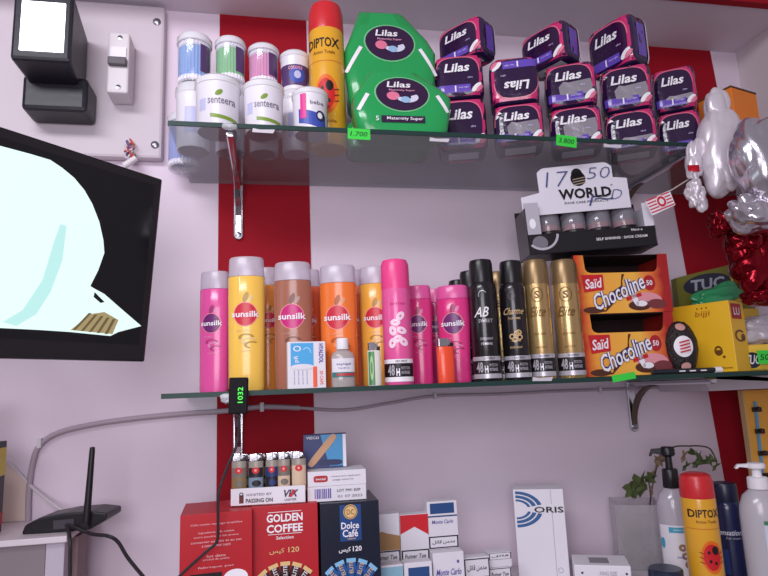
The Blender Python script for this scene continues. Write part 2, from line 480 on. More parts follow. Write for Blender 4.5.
def green_pad(x, y, z, w, h, label, rot, lower):
    # lower: the pack whose title strip shows
    t = thing('sanitary_pad_pack', label, 'pad pack', (x, y, z), (0, 0, rot), 'green pad packs')
    H = w / 2
    secs = [(0, 0, H * .84, -.05, .05), (h * .04, 0, H * .90, -.053, .053), (h * .28, 0, H * .97, -.052, .052), (h * .52, .02 * H, H * 1.0, -.044, .048),
            (h * .66, .01 * H, H * .86, -.034, .044), (h * .94, -.12 * H, H * .50, -.012, .036), (h * .97, -.12 * H, H * .47, .0, .03), (h, -.12 * H, H * .46, .012, .018)]
    secs = [(a, q, c, d * (.62 if lower else .75), e * (.62 if lower else .75)) for a, q, c, d, e in secs]
    mf = loftfront(secs, 7.)
    b = MB(); loft(b, secs, GREEN, 48, 7.); b.build('wrapper', t)
    p = MB()
    cv = h * (.56 if lower else .60); ru = H * .53; rv = h * (.27 if lower else .19)
    p.disc(0, cv, ru * 1.06, rv * 1.07, mf, mat('pale_green_ring', (120, 200, 140), .3), 1, rings=5)
    p.disc(0, cv, ru, rv, mf, PURP, 2, rings=5)
    p.text('Lilas', -.05 * H, cv + rv * .52, ru * .9, rv * .38, mf, WHITE, 4, shear=.2, bold=.02)
    p.text('Maternity Super', 0, cv + rv * .15, ru * 1.0, rv * .15, mf, mat('pink_print', (230, 160, 190), .4), 4)
    p.disc(-ru * .36, cv - rv * .18, ru * .24, rv * .25, mf, mat('pad_pink', (226, 120, 150), .4), 3)
    p.disc(ru * .18, cv - rv * .25, ru * .42, rv * .30, mf, mat('pad_pale', (214, 214, 232), .4), 3, r0=.35, a0=PI, a1=2 * PI + .6)
    p.disc(ru * .1, cv - rv * .4, ru * .18, rv * .18, mf, mat('pad_blue', (150, 185, 220), .4), 4)
    for sg in (-1, 1):
        p.rect(sg * H * .80 - H * .03, sg * H * .80 + H * .05, h * .28, h * .56, mf, WHITE, 1, rot=sg * .5)
    if lower:
        p.rect(-H * .45, H * .42, h * .12, h * .215, mf, PURP, 2)
        p.text('Maternity Super', .02 * H, h * .168, H * .72, h * .055, mf, WHITE, 4)
        p.text('5', -H * .53, h * .168, H * .06, h * .065, mf, WHITE, 4)
    p.build('front_print', t)
    return t


xg = (at(346, 110, 1.05)[0] + at(446, 110, 1.05)[0]) / 2
green_pad(xg, 1.022, UP, .184, .138, 'green maternity pad pack standing on the shelf behind a green price tag', -.04, True)
green_pad(xg - .008, 1.102, UP, .182, .090, 'green maternity pad pack mostly hidden behind the front green pack', -.04, False)
green_pad(xg - .002, 1.102, UP + .0895, .186, at(390, 16, 1.12)[1] - UP - .0895, 'green maternity pad pack sitting higher, above and behind the front green pack', -.04, False)

# ------------------------------------------------------------------ purple pads
NAVY = mat('dark_violet_film', (44, 26, 70), .2, coat=.5, bump=.45, bscale=35, var=.15)
HOT = mat('magenta_print_film', (206, 44, 110), .2, coat=.5, bump=.3, bscale=40)
DKV = mat('aubergine_print', (44, 15, 60), .14, coat=.6, bump=.5, bscale=30)
VIO = mat('violet_band', (104, 74, 184), .2, coat=.5, bump=.3, bscale=45)
FILMGLARE = mat('painted_film_glare', (222, 216, 226), .14, metal=.92, bump=.9, bscale=14)  # pale metallic colour standing in for glare on the clear wrapper


def pad(x, y, z, w, h, d, label, rot=0, flip=False, glare=0, yellow=False, lean=0, group='purple pad packs', roll=0):
    t = thing('sanitary_pad_pack', label, 'pad pack', (x, y, z), (lean, roll, rot), group)
    if flip: t.rotation_euler = (0, PI, rot); t.location.z = z + h
    b = MB(); superbox(b, w, d, h, NAVY, 7, 14, jit=.03, seed=x * 31); b.build('wrapper', t)
    mf = superfront(w, d, h, 7)
    p = MB()
    p.rect(-w * .44, w * .46, h * .04, h * .95, mf, HOT, 1, 14, 12)
    if yellow: p.poly([(-w * .47, h * .96), (-w * .47, h * .78), (-w * .25, h * .96)], mf, mat('yellow_corner', (214, 196, 60), .3), 2)
    p.disc(-w * .03, h * .47, w * .43, h * .43, mf, DKV, 2, 32, 6, pw=3.2)
    p.disc(-w * .03, h * .47, w * .452, h * .452, mf, mat('gold_pink_line', (226, 130, 150), .25), 2, 32, 1, r0=.965, pw=3.2, a0=.2, a1=PI)
    p.rect(-w * .45, w * .22, h * .10, h * .27, mf, VIO, 3, 10, 4)
    p.rect(-w * .10, -w * .07, h * .12, h * .25, mf, WHITE, 4, 1, 3)
    p.text('maxi night', w * .08, h * .2, w * .2, h * .05, mf, mat('pale_violet_text', (200, 190, 235), .3), 4)
    p.text('Lilas', -w * .03, h * .66, w * .50, h * .20, mf, WHITE, 5, shear=.22, bold=.025)
    p.text('ultra', w * .22, h * .42, w * .1, h * .04, mf, mat('pale_violet_text', (200, 190, 235), .3), 4)
    p.disc(w * .34, h * .19, w * .13, h * .055, mf, WHITE, 4, rot=.75)
    p.disc(w * .40, h * .16, w * .10, h * .04, mf, mat('pad_pink', (226, 120, 150), .4), 5, rot=.75)
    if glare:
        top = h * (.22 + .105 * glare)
        p.poly([(-w * .22, h * .24), (w * .38, h * .20), (w * .41, top * .7), (w * .38, top), (-w * .04, top * .94), (-w * .14, top), (-w * .24, top * .8)], mf, FILMGLARE, 4)  # glare drawn as a patch over the print
    p.build('front_print', t)
    p = MB(); ms = superfront(w, d, h, 7, ax='side')
    p.rect(-d * .2, d * .2, h * .15, h * .8, ms, VIO, 1, 8, 6); p.rect(d * .28, d * .33, h * .06, h * .94, ms, WHITE, 2, 2, 10)
    p.build('side_print', t)
    p = MB(); mb_ = superfront(w, d, h, 7, ax='bottom')
    p.rect(-w * .3, w * .32, -d * .3, d * .1, mb_, CARD, 1, 8, 6); p.rect(-w * .3, w * .32, d * .18, d * .36, mb_, HOT, 1, 8, 4)
    p.build('bottom_print', t)
    return t


cols = [(436, 487), (493, 544), (549, 602), (605, 657), (658, 702)]
names = ['first', 'second', 'third', 'fourth', 'fifth']
bt = [97, 102, 105, 109, 110]; mt = [54, 57, 62, 65, 67]
ztops = []
for i, (x0, x1) in enumerate(cols):
    yf = 1.06 if i == 0 else 1.02 + .004 * i; d = .085
    a = at(x0, bt[i] + 20, yf)[0]; c = at(x1, bt[i] + 20, yf)[0]; zt = at((x0 + x1) / 2, bt[i], yf)[1]
    xm = (a + c) / 2; th_ = .85 * math.atan2(xm, yf); wp_ = (c - a) * math.cos(th_) - .003; cx_ = xm + math.sin(th_) * d / 2; cy_ = yf + math.cos(th_) * d / 2
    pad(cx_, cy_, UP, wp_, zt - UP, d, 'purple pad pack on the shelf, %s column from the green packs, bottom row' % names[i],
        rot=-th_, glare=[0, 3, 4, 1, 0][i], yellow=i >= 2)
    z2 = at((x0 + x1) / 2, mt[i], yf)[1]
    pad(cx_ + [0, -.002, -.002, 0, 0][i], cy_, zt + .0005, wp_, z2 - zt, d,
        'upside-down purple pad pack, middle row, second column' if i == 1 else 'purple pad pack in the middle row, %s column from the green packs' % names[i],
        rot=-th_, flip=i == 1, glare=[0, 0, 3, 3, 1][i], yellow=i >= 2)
    ztops.append(z2)
for (x0, x1, yt, yb, i, lab) in ((438, 503, 5, 55, 0, 'angled purple pad pack on top, nearest the green packs'),
                                 (524, 585, 19, 68, 2, 'angled purple pad pack on top, middle of the three angled ones'),
                                 (589, 656, 12, 66, 3, 'angled purple pad pack on top, rightmost of the three angled ones')):
    y = 1.06; xc = (at(x0, 40, y)[0] + at(x1, 40, y)[0]) / 2; z0 = max(ztops[i], ztops[min(i + 1, 4)] if i == 2 else 0)
    pad(xc - .004 + (.012 if i == 0 else 0), y + (.044 if i == 0 else .014), z0 + .001, .108, at((x0 + x1) / 2, yt - 1, y - .04)[1] - z0, .066, lab, rot=-.56 - math.atan2(xc, y))
xx, zz2 = at(513, 47, 1.12)
pad(xx + .01, 1.17, ztops[1] + .001, .075, .072, .06, 'mostly hidden purple pad pack behind, between the angled packs', rot=-.3)


# price tags
def price_tag(px, py, w, h, s, tilt, label, y=.9835):
    x, z = at(px, py, y)
    b = MB(); b.box(-w / 2, w / 2, 0, .0008, -h / 2, h / 2, TAPEG); mf = flat(0, .0003)
    if s: b.text(s, 0, 0, w * .75, h * .45, mf, mat('pen_green', (20, 70, 30), .5), 1, shear=.2)
    o = b.build('price_tag'); o.location = (x, y, z); o.rotation_euler = (0, tilt, 0)
    tag(o, label, 'price tag', 'green price tags')


price_tag(359, 134, .040, .020, '1.700', .02, 'green price tag below the green pad packs')
price_tag(566.5, 141, .041, .022, '3.800', .1, 'green price tag under the purple pad packs')
price_tag(624, 377, .046, .012, '', -.12, 'green paper tag on the lower shelf edge above the taped bracket')
LR = mat('old_sticker_paper', (206, 200, 208), .7)
for px, py, lab in ((263, 131, 'torn white sticker on the upper shelf edge below the white tubs'), (439, 140, 'torn white sticker on the upper shelf edge below the first purple packs'), (612, 146, 'torn white sticker on the upper shelf edge right of the 3.800 tag'), (542, 379, 'torn white sticker on the lower shelf edge below the gold cans')):
    x, z = at(px, py, .9845); b = MB(); b.prism([(-.018, -.003), (.017, -.004), (.02, .003), (-.005, .002), (-.017, .004)], -.0012, 0, LR)
    o = b.build('sticker'); o.location = (x, .9845, z); tag(o, lab, 'sticker', 'torn stickers on the shelf edges')


# ------------------------------------------------------------------ lower shelf: shampoo
def shampoo(x0, x1, yt, y, colr, disc, label, small=False, rot=0, capfrac=.15):
    xm = (x0 + x1) / 2; a = at(x0, yt + 50, y)[0]; c = at(x1, yt + 50, y)[0]; r = (c - a) / 2 * y / math.hypot((a + c) / 2, y); h = at(xm, yt + 2.5, y)[1] - LO; rot -= .12 + math.atan2((a + c) / 2, y)
    t = thing('shampoo_bottle', label, 'bottle', ((a + c) / 2, y, LO), (0, 0, rot), 'shampoo bottles')
    sy = .62; hb = h * (1 - capfrac)
    k = .88 if small else .96
    prof = [(r * (k - .06), 0), (r * k, .005), (r * (k + .01), hb * .3), (r, hb * .75), (r, hb - .001), (r * .96, hb)]
    m = mat('shampoo_' + '_'.join(map(str, colr)), colr, .25, coat=.4, var=.05); mf = curved(prof, sy)
    b = MB(); b.lathe(prof, m, 48, sy); b.build('body', t)
    capm = mat('pink_cap', (226, 92, 160), .3, coat=.2) if small else FROST
    b = MB(); b.lathe([(r * .97, hb + .0005), (r * .98, hb + .002), (r * .95, h * .985), (r * .88, h), (0, h)], capm, 48, sy); b.build('cap', t)
    if not small:
        b = MB(); b.lathe([(r * .45, hb + .001), (r * .45, hb + .012), (r * .3, hb + .013), (r * .3, h * .97), (0, h * .97)], mat('inner_neck', (236, 226, 236), .4), 20, sy); b.build('neck', t)
    p = MB(); dv = hb * (.66 if not small else .70); rd = r * .60
    p.disc(0, dv, rd * 1.08, rd * 1.12, mf, mat('logo_rim', (236, 150, 150), .3), 1)
    p.disc(0, dv, rd, rd * 1.05, mf, disc, 2)
    p.text('sunsilk', 0, dv, r * 1.45, rd * .55, mf, WHITE, 4, bold=.02)
    sw = mat('swirl_' + '_'.join(map(str, colr)), tuple(int(v * .55 + 255 * .45 * .8) for v in colr), .3)
    dk = mat('leaf_' + '_'.join(map(str, colr)), tuple(int(v * .72) for v in colr), .3)
    p.disc(r * .02, dv + rd * 1.55, r * .14, rd * .5, mf, dk, 1, rot=-.35); p.disc(r * .30, dv + rd * 1.45, r * .10, rd * .35, mf, sw, 1, rot=-.5)
    p.text('SHAMPOO', -r * .1, dv - rd * 1.5, r * .8, rd * .16, mf, sw, 2)
    for q in range(3): p.disc(r * (.05 + .15 * q), dv - rd * (2.1 + .35 * q), r * .42, rd * .34, mf, sw if q % 2 else dk, 1 + q % 2, r0=.62, a0=.4 * q, a1=.4 * q + 3.6)
    p.text('soin', r * .02, dv - rd * 3.3, r * .5, rd * .2, mf, sw, 2)
    p.build('logo', t)
    return t


REDD = mat('logo_red', (206, 40, 60), .3); MAG = mat('logo_magenta', (200, 36, 120), .3); PLUM = mat('logo_plum', (110, 40, 110), .3)
shampoo(199, 230, 270, 1.09, (226, 84, 158), PLUM, 'pink shampoo bottle at the left end of the lower shelf', rot=-.25)
shampoo(256, 281, 266, 1.13, (236, 150, 60), REDD, 'amber shampoo bottle behind, between the yellow and brown bottles', rot=.2)
shampoo(297, 321, 268, 1.13, (226, 96, 50), REDD, 'dark orange shampoo bottle behind the brown one')
shampoo(341, 364, 268, 1.13, (232, 120, 90), REDD, 'salmon shampoo bottle behind the orange one')
shampoo(228, 265, 256, 1.05, (246, 196, 84), REDD, 'yellow shampoo bottle, tallest, above the digital display')
shampoo(274, 312, 261, 1.05, (166, 104, 84), MAG, 'brown shampoo bottle behind the medicine box')
shampoo(320, 357, 264, 1.05, (240, 120, 48), REDD, 'orange shampoo bottle behind the small gel bottle')
shampoo(360, 392, 265, 1.078, (242, 178, 70), REDD, 'golden shampoo bottle behind the pink spray can and lighter')
shampoo(405, 433, 284, 1.08, (224, 56, 132), PLUM, 'small pink shampoo bottle beside the pink spray can', True, capfrac=.14)
shampoo(426, 446, 287, 1.13, (214, 50, 128), PLUM, 'pink shampoo bottle behind, between the two small pink ones', True)
shampoo(438, 471, 284, 1.055, (224, 56, 132), PLUM, 'small pink shampoo bottle beside the black spray cans', True, capfrac=.14)


# ------------------------------------------------------------------ deodorant cans
def deo(x0, x1, yt, y, style, label, base=LO, rot=0, group='deodorant spray cans'):
    xm = (x0 + x1) / 2; a = at(x0, yt + 70, y)[0]; c = at(x1, yt + 70, y)[0]; r = .97 * (c - a) / 2 * y / math.hypot((a + c) / 2, y); h = at(xm, yt + 2, y)[1] - base; rot -= math.atan2((a + c) / 2, y)
    t = thing('deodorant_can', label, 'spray can', ((a + c) / 2, y, base), (0, 0, rot), group)
    bc, cc, metal = {'black': ((24, 20, 24), (18, 16, 20), 0), 'gold': ((198, 166, 112), (146, 120, 84), .7), 'pink': ((232, 92, 158), (238, 70, 140), 0), 'navy': ((30, 38, 78), (26, 30, 58), 0)}[style]
    bm = mat('can_' + style, bc, .26, metal=metal, coat=.4); cm = mat('can_cap_' + style, cc, .35, metal=metal * .8, coat=.1)
    hb = h * (.80 if style != 'gold' else .83)
    prof = [(r * .93, 0), (r, .004), (r, hb - .012), (r * .95, hb - .004), (r * .86, hb)]; mf = curved(prof)
    b = MB(); b.lathe(prof, bm, 44); b.build('can', t)
    q = .86 if style in ('black', 'navy') else .97
    b = MB(); b.lathe([(r * q * .98, hb - .002), (r * q, hb), (r * q * .98, h * .96), (r * q * .9, h * .99), (r * q * .5, h), (0, h)] if style in ('black', 'navy') else
                      [(r * .99, hb - .012), (r * 1.0, hb - .008), (r * .98, h * .95), (r * .86, h * .988), (r * .5, h), (0, h)], cm, 44); b.build('cap', t)
    p = MB(); gold = mat('gold_print', (206, 170, 120), .3); sil = mat('silver_print', (190, 186, 194), .3, metal=.3); dg = mat('dark_gold_print', (110, 78, 34), .35)
    if style != 'navy':
        band = sil if style != 'pink' else WHITE
        p.rect(-r * .96, r * .96, hb * .03, hb * .075, mf, band, 2, 20); p.rect(-r * .96, r * .96, hb * .205, hb * .245, mf, band, 2, 20)
        p.rect(-r * .96, r * .96, hb * .075, hb * .205, mf, BLACK, 2, 20)
        p.text('48', -r * .50, hb * .14, r * .46, hb * .105, mf, sil, 4, bold=.03); p.text('H', -r * .05, hb * .12, r * .24, hb * .07, mf, sil, 4, bold=.03)
        p.text('PROTECTION', r * .45, hb * .158, r * .55, hb * .028, mf, sil, 4); p.text('INTENSE', r * .45, hb * .115, r * .55, hb * .03, mf, sil, 4, bold=.02)
        p.text('DEO SPRAY', r * .2, hb * .225, r * .8, hb * .022, mf, BLACK, 4)
    if style == 'black' and 'second' not in label:
        p.text('AB', -r * .1, hb * .69, r * .95, hb * .10, mf, WHITE, 3, shear=.3); p.text('SWEET', r * .1, hb * .60, r * 1.0, hb * .035, mf, sil, 3)
        p.text('DEODORANT', r * .1, hb * .42, r * .9, hb * .025, mf, sil, 3); p.text('FEMME', r * .1, hb * .37, r * .8, hb * .025, mf, sil, 3)
        p.disc(0, hb * .86, r * .3, hb * .05, mf, sil, 2, r0=.85, a0=.5, a1=3.5)
    elif style == 'black':
        p.text('Charme', 0, hb * .70, r * 1.45, hb * .07, mf, gold, 3, shear=.4); p.text('POUR FEMME', 0, hb * .625, r * .9, hb * .022, mf, gold, 3)
        for k, (du, dv) in enumerate(((-.25, .44), (.1, .47), (.3, .43), (-.05, .41), (.25, .48))):
            p.disc(r * du, hb * dv, r * .2, hb * .03, mf, gold, 2 + k % 2, r0=.55, rot=k)
        p.rect(-r * .3, r * .35, hb * .39, hb * .40, mf, gold, 2); p.text('DEODORANT', 0, hb * .33, r * .9, hb * .02, mf, gold, 3)
        p.disc(-r * .1, hb * .86, r * .3, hb * .05, mf, mat('smoke_print', (70, 60, 66), .3), 2, r0=.5)
    elif style == 'gold':
        p.disc(0, hb * .83, r * .46, hb * .075, mf, dg, 2, r0=.9); p.text('S', 0, hb * .83, r * .4, hb * .075, mf, dg, 3, bold=.02)
        p.text('Elite', 0, hb * .66, r * 1.2, hb * .10, mf, dg, 3, shear=.35); p.text('DEODORANT', 0, hb * .44, r * .9, hb * .022, mf, dg, 3); p.text('parfum', 0, hb * .31, r * .8, hb * .025, mf, dg, 3)
    elif style == 'pink':
        fl = mat('petal_print', (246, 214, 230), .35)
        p.text('pure rose', r * .1, hb * .78, r * 1.0, hb * .03, mf, mat('deep_rose_print', (200, 50, 120), .4), 2)
        for k, (du, dv) in enumerate(((-.1, .60), (.25, .66), (-.3, .52), (.3, .52), (0, .44), (-.35, .40), (.4, .41))):
            p.disc(r * du, hb * dv, r * .34, hb * .034, mf, fl, 2 + k % 2, rot=.9 * k, r0=.25)
    else:
        p.text('Sensation', 0, hb * .62, r * 1.6, hb * .07, mf, mat('pale_silver_print', (205, 208, 222), .35), 3, shear=.3, bold=.02)
        p.text('for men', .2 * r, hb * .55, r * .9, hb * .03, mf, sil, 3)
        p.rect(-r * .7, -r * .2, hb * .08, hb * .40, mf, mat('deep_blue_print', (40, 60, 120), .35), 2)
    p.build('label', t)
    return t


deo(441, 460, 285, 1.215, 'black', 'black spray can at the back, farthest left of the hidden black ones')
deo(450, 473, 278, 1.155, 'black', 'black spray can at the back, middle of the hidden black ones')
deo(461, 486, 269, 1.092, 'black', 'black spray can directly behind the front left black can')
deo(489, 514, 270, 1.10, 'gold', 'gold spray can half hidden between the two black cans')
deo(382, 412, 258, 1.025, 'pink', 'tall pink spray can with black and white band')
deo(470, 499, 258, 1.03, 'black', 'black spray can with white monogram, first in the front row')
deo(501, 529, 259, 1.03, 'black', 'black spray can with gold script, second in the front row')
deo(526, 553, 258, 1.03, 'gold', 'gold spray can beside the black ones')
deo(554, 583, 258, 1.03, 'gold', 'gold spray can beside the orange wafer boxes')

# ------------------------------------------------------------------ small things in front
# medicine box
x0, zt = at(287, 342, 1.0); x1, _ = at(325, 342, 1.0); w = x1 - x0; h = zt - LO; mf = flat(-.011)
t = thing('medicine_box', 'small white and blue medicine box before the brown shampoo', 'box', ((x0 + x1) / 2, 1.012, LO), (0, 0, .05))
b = MB(); b.box(-w / 2, w / 2, -.011, .011, 0, h, CARD); b.build('carton', t, .0006)
p = MB(); BL = mat('medicine_blue', (70, 165, 222), .45); OR = mat('medicine_orange', (240, 96, 60), .45); VI = mat('medicine_violet', (96, 84, 160), .45)
p.rect(-w * .42, w * .18, h * .46, h * .97, mf, BL, 1); p.disc(-w * .12, h * .46, w * .3, h * .06, mf, CARD, 2)
p.text('pfi', -w * .27, h * .62, w * .16, h * .12, mf, WHITE, 3, rot=PI / 2); p.disc(-w * .25, h * .85, w * .1, h * .06, mf, WHITE, 2, r0=.7)
p.disc(w * .0, h * .75, w * .12, h * .13, mf, mat('pale_blue_print2', (150, 205, 240), .4), 2, r0=.8, a0=0, a1=2.5)
p.rect(w * .16, w * .27, h * .02, h * .46, mf, OR, 1); p.text('HYALDOL', w * .38, h * .74, h * .42, w * .12, mf, VI, 2, rot=-PI / 2, bold=.03)
p.text('20 CAPS', w * .38, h * .22, h * .3, w * .09, mf, OR, 2, rot=-PI / 2)
for q in range(4): p.text('granules sachet', -w * (.33 - .11 * q), h * .24, h * .3, w * .035, mf, VI, 2, rot=PI / 2)
p.build('front_print', t)
# hand gel bottle
x0, zt = at(331, 338, 1.0); x1, _ = at(355, 338, 1.0); r = (x1 - x0) / 2; h = zt - LO
t = thing('hand_gel_bottle', 'small clear gel bottle with white flip cap', 'bottle', ((x0 + x1) / 2, 1.012, LO))
prof = [(r * .94, 0), (r, .003), (r, h * .62), (r * .85, h * .70), (r * .42, h * .76), (r * .42, h * .79)]; mf = curved(prof, .6)
b = MB(); b.lathe(prof, clear('clear_gel', (216, 208, 206), .45, .1), 40, .6); b.build('body', t)
b = MB(); b.lathe([(r * .50, h * .77), (r * .52, h * .78), (r * .50, h * .985), (r * .44, h), (0, h)], WHITE, 28, .9); b.build('flip_cap', t)
p = MB(); p.rect(-r * .93, r * .93, h * .20, h * .58, mf, CARD, 1, 16); p.rect(-r * .93, r * .93, h * .20, h * .30, mf, mat('teal_band', (50, 120, 120), .4), 2, 16); p.rect(-r * .6, r * .93, h * .225, h * .275, mf, mat('red_band', (190, 50, 60), .4), 3, 14)
p.text('septigel', 0, h * .46, r * 1.2, h * .06, mf, mat('violet_text', (90, 80, 140), .4), 2); p.text('hydro', 0, h * .38, r * .9, h * .04, mf, mat('violet_text', (90, 80, 140), .4), 2); p.build('label', t)


def lighter(x, y, z, w, h, body, label, deco=None, group='lighters', rot=0, tank=None):
    t = thing('lighter', label, 'lighter', (x, y, z), (0, 0, rot), group)
    d = .5; hb = h * .80
    b = MB(); b.lathe([(w / 2 * .94, 0), (w / 2, .002), (w / 2, hb - .001), (w / 2 * .95, hb)], body, 28, .55); b.build('body', t)
    b = MB(); b.box(-w * .42, w * .10, -w * .24, w * .24, hb, h * .985, CHROME); b.build('wind_guard', t, .0008)
    b = MB(); b.lathe([(.0, -.003), (w * .15, -.003), (w * .15, .003), (0, .003)], CHROME, 16, tf=Matrix.Translation((w * .16, 0, hb + h * .10)) @ Matrix.Rotation(PI / 2, 4, 'X')); b.build('spark_wheel', t)
    b = MB(); b.box(w * .22, w * .46, -w * .14, w * .14, hb, hb + h * .085, BLACK if deco != 'orange' else BLACK); b.build('button', t, .0006)
    mf = curved([(w / 2, 0), (w / 2, hb)], .55); p = MB()
    if deco == 'half':
        p.rect(-w * .46, -w * .02, hb * .02, hb * .97, mf, mat('leaf_print_green', (60, 130, 70), .3), 1); p.disc(-w * .25, hb * .5, w * .14, hb * .35, mf, mat('pale_leaf', (150, 190, 130), .3), 2, r0=.5)
        p.build('sleeve_print', t)
    elif deco:
        c1, c2 = deco
        p.rect(-w * .47, w * .47, hb * .02, hb * .5, mf, c1, 1); p.rect(-w * .47, w * .47, hb * .5, hb * .80, mf, c2, 1)
        p.disc(0, hb * .72, w * .25, hb * .10, mf, mat('badge_red', (206, 40, 44), .35), 3); p.disc(0, hb * .72, w * .09, hb * .035, mf, mat('badge_pink', (240, 160, 160), .35), 4)
        p.disc(w * .05, hb * .32, w * .3, hb * .10, mf, c2, 2)
        p.build('sleeve_print', t)
    return t


def lighter_at(x0, x1, yt, y, z, *a, **k):
    p, zt = at(x0, yt, y); q, _ = at(x1, yt, y); return lighter((p + q) / 2, y, z, q - p, zt - z, *a, **k)


lighter_at(367, 380, 342, 1.0, LO, mat('lighter_white', (226, 224, 214), .3), 'white and green lighter standing before the golden shampoo', 'half', group='lighters on the lower shelf')
t = lighter_at(436, 453, 338, 1.0, LO, mat('lighter_orange', (240, 78, 44), .3, coat=.3), 'orange lighter standing before the small pink shampoo', group='lighters on the lower shelf')


# ------------------------------------------------------------------ wafer dispenser boxes
def wafer_mat():
    m = mat('wafer_box_print', (236, 150, 40), .4); nt = m.node_tree; b_ = nt.nodes['Principled BSDF']
    tc = nt.nodes.new('ShaderNodeTexCoord'); sp = nt.nodes.new('ShaderNodeSeparateXYZ'); cr = nt.nodes.new('ShaderNodeValToRGB'); nz = nt.nodes.new('ShaderNodeTexNoise'); nz.inputs['Scale'].default_value = 3
    ad = nt.nodes.new('ShaderNodeMath'); ad.operation = 'MULTIPLY_ADD'; ad.inputs[1].default_value = .18
    nt.links.new(tc.outputs['Generated'], sp.inputs[0]); nt.links.new(tc.outputs['Generated'], nz.inputs['Vector']); nt.links.new(nz.outputs['Fac'], ad.inputs[0]); nt.links.new(sp.outputs[0], ad.inputs[2]); nt.links.new(ad.outputs[0], cr.inputs[0])
    e = cr.color_ramp.elements; e[0].position = .10; e[0].color = lin((206, 56, 34)); e[1].position = .24; e[1].color = lin((236, 160, 60))
    for q, c in ((.70, (244, 184, 76)), (.90, (226, 110, 56)), (1.06, (170, 36, 36))): k = e.new(min(q, 1)); k.color = lin(c)
    nt.links.new(cr.outputs[0], b_.inputs['Base Color'])
    return m


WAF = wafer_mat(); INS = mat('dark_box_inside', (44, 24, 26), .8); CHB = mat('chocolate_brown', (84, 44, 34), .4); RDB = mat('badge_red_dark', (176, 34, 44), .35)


def wafer_box(x, y, z, w, h, d, label, rot, roll):
    t = thing('wafer_box', label, 'box', (x, y, z), (0, roll, rot), 'wafer dispenser boxes')
    W_ = w / 2; yf = -d / 2
    n = [(-W_, 0), (W_, 0), (W_, h), (W_ * .80, h), (W_ * .76, h * .76)]
    n += [(W_ * .72, h * .71), (W_ * .66, h * .69), (-W_ * .66, h * .69), (-W_ * .74, h * .71), (-W_ * .78, h * .76), (-W_ * .80, h), (-W_, h)]
    b = MB(); b.prism(n, yf, yf + .0012, WAF); b.build('front_panel', t)
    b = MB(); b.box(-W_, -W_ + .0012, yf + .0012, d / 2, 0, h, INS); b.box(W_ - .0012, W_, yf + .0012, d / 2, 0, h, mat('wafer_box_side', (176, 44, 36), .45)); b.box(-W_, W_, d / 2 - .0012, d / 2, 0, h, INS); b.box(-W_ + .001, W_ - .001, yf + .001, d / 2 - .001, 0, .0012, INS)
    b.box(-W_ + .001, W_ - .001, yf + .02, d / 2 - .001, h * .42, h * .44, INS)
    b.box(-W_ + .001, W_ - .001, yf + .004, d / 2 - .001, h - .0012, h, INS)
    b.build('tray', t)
    p = MB(); mf = flat(yf)
    p.poly([(-W_ * .88, h * .66), (-W_ * .42, h * .66), (-W_ * .42, h * .40), (-W_ * .84, h * .36)], mf, mat('brand_red', (200, 34, 44), .35), 2)
    p.text('Saïd', -W_ * .64, h * .51, W_ * .34, h * .17, mf, WHITE, 4, rot=.1, shear=.15, bold=.02)
    # chocolate ribbon behind the name
    p.poly([(-W_ * .02, h * .66), (W_ * .04, h * .66), (-W_ * .06, h * .46), (-W_ * .30, h * .34), (-W_ * .42, h * .06), (-W_ * .60, h * .02), (-W_ * .42, h * .03), (-W_ * .22, h * .18), (-W_ * .02, h * .42)], mf, CHB, 1)
    p.text('Chocoline', -W_ * .12, h * .36, W_ * 1.20, h * .29, mf, mat('name_blue', (50, 60, 120), .35), 4, rot=.40, shear=.2, bold=.06)
    p.text('Chocoline', -W_ * .12, h * .36, W_ * 1.19, h * .28, mf, WHITE, 6, rot=.40, shear=.2, bold=.012)
    p.rect(W_ * .02, W_ * .36, h * .24, h * .30, mf, mat('brand_red', (200, 34, 44), .35), 3, rot=.3)
    p.disc(W_ * .55, h * .50, W_ * .13, h * .13, mf, RDB, 2); p.text('50', W_ * .55, h * .50, W_ * .13, h * .09, mf, WHITE, 4, bold=.02)
    p.disc(W_ * .45, h * .20, W_ * .34, h * .14, mf, mat('cream_pink_print', (226, 150, 160), .4), 1); p.disc(W_ * .30, h * .12, W_ * .24, h * .085, mf, CHB, 2); p.disc(W_ * .66, h * .14, W_ * .2, h * .08, mf, mat('bite_brown', (120, 56, 60), .4), 3)
    p.disc(W_ * .20, h * .26, W_ * .06, h * .16, mf, WHITE, 3, rot=.3); p.disc(W_ * .34, h * .15, W_ * .12, h * .05, mf, WHITE, 3)
    p.disc(-W_ * .68, h * .06, W_ * .22, h * .055, mf, CHB, 2)
    p.build('front_print', t)
    return t


a, zc = at(582, 316, 1.02); c, _ = at(672, 316, 1.02)
w = c - a; h1 = zc - LO
wafer_box((a + c) / 2 + .004, 1.075, LO + .0012, w * .97, h1 + .003, .11, 'orange wafer box standing on the lower shelf', -.10, 0)
a2, zc2 = at(577, 254, 1.02); c2, _ = at(667, 254, 1.02)
WZ = LO + h1 + .005
wafer_box((a2 + c2) / 2 + .002, 1.078, WZ, (c2 - a2) * .98, zc2 - WZ, .11, 'orange wafer box stacked atop the lower wafer box', -.10, 0)
WZ2 = zc2 + .001

